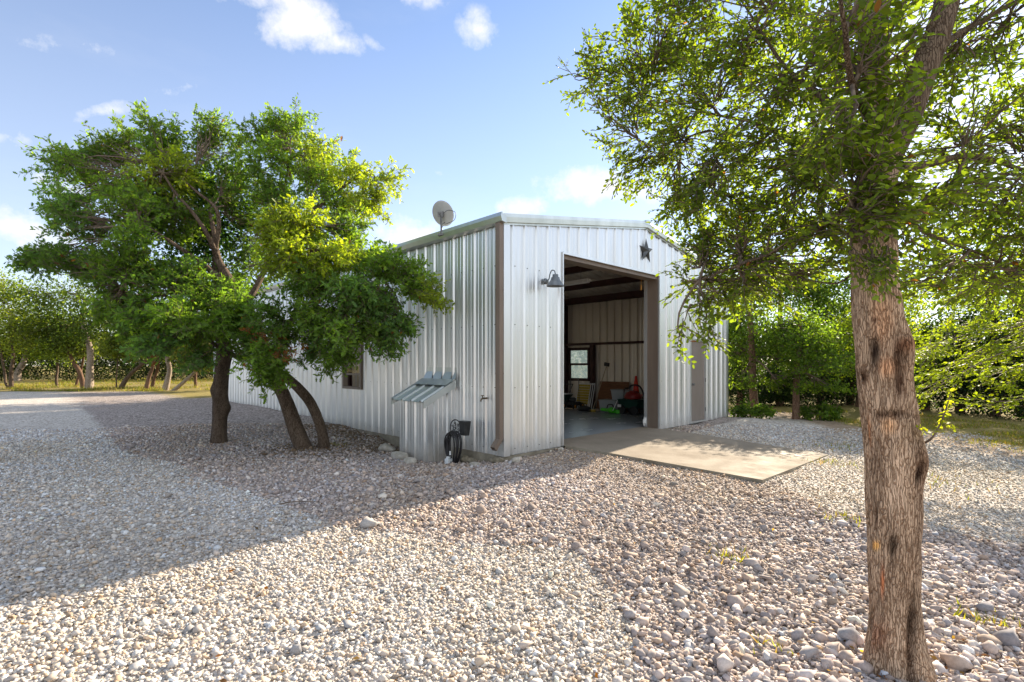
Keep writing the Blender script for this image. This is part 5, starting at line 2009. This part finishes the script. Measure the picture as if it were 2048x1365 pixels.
# ---- trees farther off
def far_tree(name, label, cat, base_xy, trunks, lobes, leaf, pal, seed, group, mat='oak_bark', yellow=.12, per=1.0):
    """trunks: lists of (dx, dy, z, radius) from the base; lobes: (dx, dy, z, rx, ry, rz, leaves)"""
    r = np.random.default_rng(seed)
    x, y = base_xy
    z0 = gz(x, y)
    base = np.array((x, y, z0))
    t = empty(name, (x, y, z0), 0, label, cat, group)
    tops = []
    for k, tr in enumerate(trunks):
        rows = [(a, b, c, q) for a, b, c, q in tr]
        trunk_mesh('trunk', rows, 14, seed + k, .008, None, None, [M[mat]], t, (0, 0, 0), 5, 8)
        tops += [np.array(q[:3]) for q in rows[len(rows) // 2:]]
    tops = np.array(tops) if tops else np.array([(0, 0, .1)])
    cr = Crown('quad')
    for dx, dy, z, rx, ry, rz, n in lobes:
        c = np.array((dx, dy, z))
        rad = np.array((rx, ry, rz))
        hub = tops[np.argmin(np.linalg.norm(tops - c, axis=1))]
        limb_to(cr, hub, c, .03 + .012 * rx, .012, r, .06, 6, 5)
        n = int(n * per)
        m = max(8, n // 30)
        cen = c + unit(r.normal(size=(m, 3))) * rad * (r.random((m, 1)) ** .4)
        for q in cen[::2]:
            limb_to(cr, hub + (c - hub) * .6, q, .012, .005, r, .04, 4, 3)
        w = r.integers(0, m, n)
        P = cen[w] + r.normal(0, .20, (n, 3)) * np.minimum(rad, rad.mean())
        f = r.lognormal(0, .30, m)[w]
        cr.leaves(P, r.normal(size=(n, 3)) + np.array((0, 0, -.2)), unit(np.array((0, 0, .7)) + r.normal(0, .6, (n, 3))), leaf * r.uniform(.6, 1.25, n), tones(r, n, pal, .18, yellow) * f[:, None])
    cr.build('crown', [M['leaf'], M['twig']], t, (0, 0, 0))
    return t


def build_far_trees():
    G = 'oaks at the edge of the far woods'
    R = random.Random(9)
    OAK, SAGE, LIGHT = (.062, .098, .028), (.080, .105, .050), (.115, .155, .035)

    def at(px, d):
        return ((px - CX) / F * d, d)

    def lean(px0, py0, pts, d, r0, r1):
        """trunk rows from the photograph's pixels, relative to the base"""
        b = ray(px0, py0, d)
        n = len(pts)
        out = [(0, 0, -.15, r0 * 1.15)]
        for i, (px, py) in enumerate(pts):
            q = ray(px, py, d) - b
            out.append((q[0], .05 * math.sin(i * 1.7), q[2], r0 + (r1 - r0) * (i + 1) / n))
        return out

    def crown(px0, py0, d, spec, dens=1.0):
        b = ray(px0, py0, d)
        out = []
        for px, py, rx, ry, n in spec:
            q = ray(px, py, d) - b
            out.append((q[0], R.uniform(-.8, .8), q[2], rx / F * d, 1.2, ry / F * d, int(n * dens)))
        return out
    T = [
        # label, px, py base, d, trunks, crown, leaf, palette, bark
        ('thick pale oak trunk with a round sawn branch stub', 178, 778, 33, [([(180, 740), (179, 700), (173, 672), (165, 640), (170, 600)], .30, .16)], [(190, 650, 70, 40, 1100), (120, 660, 60, 45, 900), (160, 600, 70, 45, 1000), (230, 690, 45, 30, 500), (90, 600, 50, 40, 600)], OAK, 'pale_bark'),
        ('dark oak trunk curving left out of the pale stubbed trunk', 168, 777, 34, [([(160, 748), (148, 730), (140, 712), (135, 690)], .20, .13)], [(130, 680, 50, 35, 700), (90, 700, 45, 30, 500), (110, 640, 55, 35, 700)], OAK, 'red_bark'),
        ('dark twin-stemmed oak near the left edge of the view', 23, 771, 33, [([(22, 740), (24, 715), (26, 690), (20, 650)], .17, .10), ([(12, 762), (8, 742), (5, 715), (2, 690)], .12, .08)], [(20, 620, 60, 60, 1200), (-20, 660, 60, 60, 800), (60, 660, 50, 45, 800), (10, 570, 50, 35, 700)], LIGHT, 'oak_bark'),
        ('pale V-forked oak behind the dark twin-stemmed oak', 34, 752, 46, [([(35, 738), (40, 725), (48, 712), (52, 690)], .40, .24)], [(50, 670, 60, 40, 900), (20, 690, 40, 25, 400)], SAGE, 'pale_bark'),
        ('slim dark oak pole standing alone in the dry grass', 113, 767, 36, [([(113, 750), (114, 730), (113, 700), (112, 670)], .13, .08)], [(112, 690, 45, 30, 600), (130, 650, 45, 35, 600)], OAK, 'oak_bark'),
        ('small oak stem leaning just left of the stubbed trunk', 151, 769, 35, [([(155, 755), (160, 740), (165, 722), (170, 700)], .12, .08)], [(170, 700, 35, 25, 400), (200, 665, 45, 35, 600)], SAGE, 'red_bark'),
        ('curved oak arching to the right over the dry grass', 240, 773, 33, [([(250, 758), (262, 742), (280, 728), (300, 712), (318, 704), (330, 700)], .20, .10)], [(300, 680, 50, 30, 800), (250, 690, 45, 30, 600), (330, 670, 45, 35, 700), (270, 640, 60, 40, 800)], SAGE, 'oak_bark'),
        ('very thin straight sapling in front of the curved oak', 233, 776, 33, [([(233, 750), (234, 720), (234, 690)], .06, .04)], [(236, 700, 25, 18, 350), (234, 680, 30, 20, 350)], LIGHT, 'oak_bark'),
        ('left one of a leaning dark trunk pair', 291, 776, 32, [([(297, 755), (303, 735), (309, 712), (310, 690)], .17, .10)], [(310, 680, 45, 30, 700), (290, 640, 50, 40, 700)], OAK, 'red_bark'),
        ('right one of a leaning dark trunk pair', 303, 771, 35, [([(309, 752), (314, 735), (318, 710), (320, 690)], .15, .09)], [(330, 690, 40, 28, 500), (345, 650, 50, 40, 700)], OAK, 'red_bark'),
        ('short pale oak trunk with a swollen foot', 329, 780, 31, [([(335, 760), (338, 740), (336, 722), (332, 705)], .24, .14)], [(340, 690, 40, 28, 600), (370, 660, 45, 35, 700)], SAGE, 'pale_bark'),
        ('long pale trunk leaning far right toward the cedar', 342, 779, 30.5, [([(360, 768), (380, 750), (400, 732), (420, 716), (440, 705)], .17, .08)], [(400, 715, 45, 25, 900), (430, 690, 40, 30, 700), (380, 690, 40, 25, 600)], (.11, .125, .04), 'pale_bark'),
        ('small dark stem behind the long leaning pale trunk', 391, 773, 36, [([(391, 755), (392, 735), (392, 715)], .13, .09)], [(392, 700, 40, 30, 600), (415, 670, 45, 30, 600)], OAK, 'red_bark'),
    ]
    for i, (lab, px, py, d, trs, cr, pal, bk) in enumerate(T):
        far_tree('oak_tree', lab, 'tree', at(px, d), [lean(px, py, p, d, a * .72, b * .72) for p, a, b in trs], crown(px, py, d, cr, 2.3), .165 * d / 33, pal, 300 + 7 * i, G, bk)
    # trees behind the barn whose tops show only through the oak, and whose shade falls on the drive
    for i, (x, y, h, lab) in enumerate(((-11.5, 26, 7.5, 'round oak behind the far barn end, nearer one'), (-7.5, 29, 7.0, 'round oak behind the far barn end, farther one'), (-16, 33, 6.5, 'tall oak at the end of the drive'))):
        far_tree('oak_tree', lab, 'tree', (x, y), [[(0, 0, -.1, .25), (.2, 0, 1.5, .2), (0, .1, 3, .15), (.2, 0, h * .7, .08)]],
                 [(0, 0, h * .62, 2.2, 2.2, 1.6, 2200), (1.5, .3, h * .55, 1.5, 1.5, 1.2, 1000), (-1.6, 0, h * .55, 1.6, 1.6, 1.2, 1000), (0, 0, h * .85, 1.5, 1.5, 1.0, 1000)], .2, OAK, 500 + i, G)

    # right-hand wood edge
    G2 = 'trees at the wood edge beside the barn'
    YG, DG, MG = (.15, .21, .028), (.018, .034, .014), (.072, .125, .026)
    T2 = [
        ('leafy tree with a straight reddish trunk next to the barn corner', 1510, 836, 15.6, [([(1508, 800), (1506, 760), (1504, 720), (1500, 670), (1500, 620)], .13, .07)], [(1500, 700, 70, 50, 1900), (1480, 640, 60, 50, 1500), (1550, 665, 65, 45, 1600), (1570, 725, 45, 25, 500), (1485, 765, 22, 18, 260), (1545, 775, 25, 15, 260)], MG, 'red_bark', .26),
        ('leafy tree with a darker trunk to the right of the reddish one', 1592, 848, 14.6, [([(1592, 820), (1594, 790), (1594, 750), (1596, 700), (1600, 640)], .10, .06)], [(1600, 700, 60, 50, 1600), (1640, 680, 55, 40, 1300), (1600, 745, 50, 22, 600), (1660, 730, 50, 30, 900), (1630, 780, 25, 14, 260), (1570, 770, 22, 14, 200), (1680, 790, 30, 15, 240)], MG, 'red_bark', .28),
        ('yellow green tree half hidden behind the elm trunk', 1740, 850, 16, [([(1740, 800), (1745, 740), (1735, 680)], .10, .06)], [(1690, 690, 55, 40, 1300), (1740, 650, 60, 45, 1300), (1700, 760, 60, 30, 900), (1780, 700, 55, 45, 1000)], YG, 'red_bark', .3),
        ('tall tree rising behind the reddish trunk tree', 1560, 830, 20, [([(1560, 780), (1562, 700), (1560, 600)], .14, .07)], [(1560, 600, 75, 50, 2200), (1620, 620, 60, 45, 1500), (1500, 600, 65, 50, 1800), (1670, 640, 45, 35, 700)], MG, 'red_bark', .15),
    ]
    for i, (lab, px, py, d, trs, cr, pal, bk, yl) in enumerate(T2):
        far_tree('woodland_tree', lab, 'tree', at(px, d), [lean(px, py, p, d, a, b) for p, a, b in trs], crown(px, py, d, cr, 1.7), .088 * d / 15, pal, 700 + 9 * i, G2, bk, yl)
    # dark junipers behind
    for i, (px, d, hpx, w, lab) in enumerate(((1850, 17.5, 645, 60, 'dark juniper seen just right of the elm trunk'), (1920, 16.5, 605, 66, 'dark juniper standing second from elm trunk'), (1990, 15.5, 600, 70, 'dark juniper standing third from the elm trunk'),
                                           (2065, 14.5, 640, 70, 'dark juniper cut by the right edge of view'), (1700, 20, 640, 60, 'dark juniper left behind the elm trunk'), (1640, 20, 690, 60, 'dark juniper behind the darker trunk tree'), (1480, 19, 690, 55, 'dark juniper in the gap beside the barn corner'), (1560, 19.5, 720, 50, 'low dark juniper between the two leafy trees'))):
        x, y = at(px, d)
        top = EYE + (HY - hpx) / F * d
        wr = w / F * d
        far_tree('juniper_tree', lab, 'tree', (x, y), [[(0, 0, -.1, .14), (.05, 0, top * .4, .1), (0, 0, top * .8, .05)]],
                 [(0, 0, top * .2, wr * 1.2, wr, top * .22, 1700), (.1, 0, top * .45, wr * 1.15, wr, top * .25, 1900), (-.1, 0, top * .68, wr, wr * .9, top * .22, 1500), (0, 0, top * .88, wr * .6, wr * .6, top * .12, 600)], .10, DG, 800 + i, G2, 'red_bark', .03)
    # low bright shrub by the reddish trunk
    for i, (px, py, d, lab) in enumerate(((1500, 838, 14.6, 'low bright green shrub at the foot of reddish trunk'), (1640, 846, 14.4, 'low leafy shrub between dark trunk and elm'))):
        x, y = at(px, d)
        far_tree('leafy_shrub', lab, 'shrub', (x, y), [[(0, 0, -.05, .02), (.02, 0, .2, .015), (.05, 0, .4, .01)]], [(0, 0, .25, .5, .4, .25, 700), (.35, .1, .2, .35, .3, .2, 400), (-.35, 0, .18, .3, .3, .18, 300)], .09, MG, 900 + i, 'low shrubs at the wood edge', 'red_bark', .1)
    # boughs reaching in from the right
    r = np.random.default_rng(77)
    bx, by = 10.6, 8.9
    base = np.array((bx, by, gz(bx, by)))
    t = empty('elm_tree', tuple(base), 0, 'elm beyond the right edge reaching in with bright yellow green boughs', 'tree', None)
    trunk_mesh('trunk', [(bx, by, base[2] - .1, .2), (bx + .05, by, 1.5, .16), (bx - .1, by, 3.0, .13), (bx, by, 5, .08)], 20, 3, .008, None, None, [M['elm_limb']], t, base, 8, 12)
    sprays = [make_spray(r, 'elm', .62, 32, .085) for _ in range(8)]
    cr = Crown('elm')
    ends = [(1815, 705, 8.0), (1850, 715, 7.8), (1840, 735, 7.9), (1845, 752, 7.9), (1830, 785, 8.1), (1840, 797, 8.0), (1920, 792, 7.8), (1900, 690, 8.2), (1930, 720, 8.0), (1960, 760, 7.9), (1990, 700, 8.0), (2010, 770, 7.8), (2030, 800, 7.7), (1960, 640, 8.4), (1890, 640, 8.6), (2040, 680, 8.0), (1930, 585, 8.7), (2030, 590, 8.4)]
    for px, py, d in ends:
        e = ray(px, py, d)
        h = np.array((bx, by, min(3.6, e[2] + .7 + r.uniform(-.2, .3))))
        pts = limb_to(cr, h, e, .02, .004, r, .08, 12, 5)
        for k in range(3, 12):
            for _ in range(2):
                dr = unit(pts[k] - pts[k - 1]) + r.normal(0, .28, 3) * np.array((1, 1, .35))
                place_spray(cr, sprays[r.integers(8)], pts[k] - dr * .35 + r.normal(0, .05, 3), dr, .8, lambda m: tones(r, m, (.16, .22, .022), .2, .2), r, .25)
    cr.build('crown', [M['leaf'], M['twig']], t, base)
    # high crowns of the wood on the right, seen through the elm and shading the drive
    for i, (x, y, h, lab) in enumerate(((13.0, 19.0, 5.4, 'broad oak in the wood behind the junipers'), (15.5, 15.5, 6.5, 'tall oak in the wood beyond right edge'), (17.0, 10.0, 6.0, 'oak overhanging the drive beyond right edge'))):
        far_tree('oak_tree', lab, 'tree', (x, y), [[(0, 0, -.1, .22), (.2, 0, 1.5, .18), (0, .1, 3, .14), (.2, 0, h * .7, .08)]],
                 [(0, 0, h * .66, 1.8, 1.8, 1.2, 1900), (1.5, .3, h * .62, 1.4, 1.4, 1.0, 1000), (-1.6, 0, h * .62, 1.5, 1.5, 1.0, 1000), (0, 0, h * .88, 1.2, 1.2, .8, 800)], .12, (.045, .085, .022), 950 + i, G2, 'red_bark')


build_far_trees()


def build_woods():
    """the mass of woodland behind the trees one can tell apart"""
    r = np.random.default_rng(5)
    cr = Crown('quad')

    def band(x0, y0, x1, y1, depth, h0, h1, n, leaf, pal):
        m = n // 35
        t = r.random(m)
        cen = np.stack([x0 + (x1 - x0) * t + r.normal(0, 1, m), y0 + (y1 - y0) * t + r.uniform(0, depth, m), r.random(m) ** .8], 1)
        top = h0 + (h1 - h0) * vnoise(t * 14, 0, 0, 3)
        cen[:, 2] = cen[:, 2] * top + ground_z(cen[:, 0], cen[:, 1])
        w = r.integers(0, m, n)
        P = cen[w] + r.normal(0, .42, (n, 3)) * np.array((1.2, 1.2, .8)) * leaf / .22
        f = r.lognormal(-.1, .3, m)[w]
        cr.leaves(P, r.normal(size=(n, 3)), unit(np.array((0, 0, .5)) + r.normal(0, .6, (n, 3))), leaf * r.uniform(.7, 1.4, n), tones(r, n, pal, .2, .06) * f[:, None])
    band(-75, 52, 6, 62, 8, 3.0, 5.5, 60000, .24, (.034, .056, .022))
    band(-62, 44, -10, 48, 4, 2.6, 4.4, 60000, .17, (.014, .023, .011))
    band(-52, -20, -60, 45, 8, 4.0, 7.0, 9000, .5, (.036, .058, .022))
    band(6, 26, 34, 17, 5, 2.6, 4.2, 45000, .15, (.024, .040, .015))
    band(5, 34, 30, 34, 8, 3.5, 5.0, 12000, .26, (.045, .08, .02))
    me = cr.build('woodland', [M['leaf'], M['twig']], None)
    tag(me, kind='stuff')


build_woods()


def build_grass():
    r = np.random.default_rng(8)
    X, Y, H = [], [], []
    n = 60000
    x, y = r.uniform(5, 13, n), r.uniform(6, 17, n)
    g, c, d = zones(x, y)
    clump = vnoise(x * 1.6, y * 1.6, 0, 61)
    k = (r.random(n) < g * smooth(.30, .65, clump)) & ~inside_barn(x, y, .1)
    X.append(x[k]); Y.append(y[k]); H.append(r.uniform(.03, .085, k.sum()))
    n = 60000
    x, y = r.uniform(-42, -8, n), 29.5 + 22 * r.random(n) ** 2
    g, c, d = zones(x, y)
    clump = vnoise(x * .7, y * .9, 0, 62)
    k = (r.random(n) < g * smooth(.35, .7, clump))
    X.append(x[k]); Y.append(y[k]); H.append(r.uniform(.06, .22, k.sum()))
    # single weeds in the gravel
    for cx_, cy_, s, m in ((1.9, 4.4, .10, 60), (3.1, 3.3, .08, 50), (3.5, 5.4, .12, 60), (6.6, 10.4, .35, 160), (5.4, 8.7, .2, 80), (-3.55, 10.35, .1, 60), (1.5, 3.0, .06, 25), (6.0, 7.2, .4, 80)):
        X.append(cx_ + r.normal(0, s, m)); Y.append(cy_ + r.normal(0, s, m)); H.append(r.uniform(.03, .09, m))
    x, y, h = [np.concatenate(a) for a in (X, Y, H)]
    n = len(x)
    z = ground_z(x, y)
    a = r.uniform(0, 6.28, n)
    w = h * .07 + .0015 + .0006 * np.hypot(x, y) ** .5
    lean_ = r.normal(0, .45, (n, 2)) * h[:, None]
    b0 = np.stack([x - np.cos(a) * w, y - np.sin(a) * w, z - .005], 1)
    b1 = np.stack([x + np.cos(a) * w, y + np.sin(a) * w, z - .005], 1)
    tip = np.stack([x + lean_[:, 0], y + lean_[:, 1], z + h], 1)
    verts = np.stack([b0, b1, tip], 1).reshape(-1, 3)
    f = np.arange(3 * n).reshape(-1, 3)
    col = tones(r, n, (.17, .20, .035), .25, .35)
    dry = r.random(n) < .3
    col[dry] = np.array((.30, .22, .09)) * r.uniform(.7, 1.2, (dry.sum(), 1))
    me = np_mesh('grass', verts, [(f, 0)], np.repeat(col, 3, 0))
    tag(link('grass', me, None, [M['bladed_grass']]), kind='stuff')
    # fallen leaves and bark bits among the stones
    cr = Crown('quad')
    m = 1500
    x, y = r.uniform(-8, 8, m), r.uniform(2.2, 11, m)
    ok = ~inside_barn(x, y, .02) & ~on_apron(x, y, .02)
    x, y = x[ok], y[ok]
    k2 = 500
    x = np.concatenate([x, -3.9 + r.normal(0, .7, k2), 2.3 + r.normal(0, .35, 420)])
    y = np.concatenate([y, 10.0 + r.normal(0, .6, k2), 2.75 + r.normal(0, .3, 420)])
    m = len(x)
    P = np.stack([x, y, ground_z(x, y) + r.uniform(.012, .03, m)], 1)
    cr.leaves(P, r.normal(size=(m, 3)) * np.array((1, 1, .2)), unit(np.array((0, 0, 1.0)) + r.normal(0, .3, (m, 3))), r.uniform(.015, .045, m), np.array([(.22, .10, .04), (.16, .09, .05), (.30, .19, .07), (.10, .065, .04)])[r.integers(0, 4, m)] * r.uniform(.7, 1.2, (m, 1)))
    tag(cr.build('fallen_leaves', [M['leaf'], M['twig']], None), kind='stuff')
    # sticks lying on the gravel
    S = [((-2.55, 5.6), .35, .3, 'dry forked stick lying in the shaded gravel'), ((1.62, 4.7), .22, -.9, 'short brown bark stick lying in sunlit gravel'), ((-3.0, 3.45), .5, .05, 'long thin dark twig lying at lower left')]
    for (sx, sy), L_, an, lab in S:
        pts = spline([(0, 0, .03), (.4 * L_ * math.cos(an), .4 * L_ * math.sin(an) + .02, .04), (L_ * math.cos(an), L_ * math.sin(an), .03)], 4)
        mb = MB()
        mb.tube(pts, np.linspace(.008, .004, len(pts)) if L_ < .4 else .003, 6)
        o = mb.build('fallen_stick', [M['twig']])
        o.location = (sx, sy, gz(sx, sy) + .012)
        tag(o, lab, 'stick', 'sticks lying on the gravel')


build_grass()
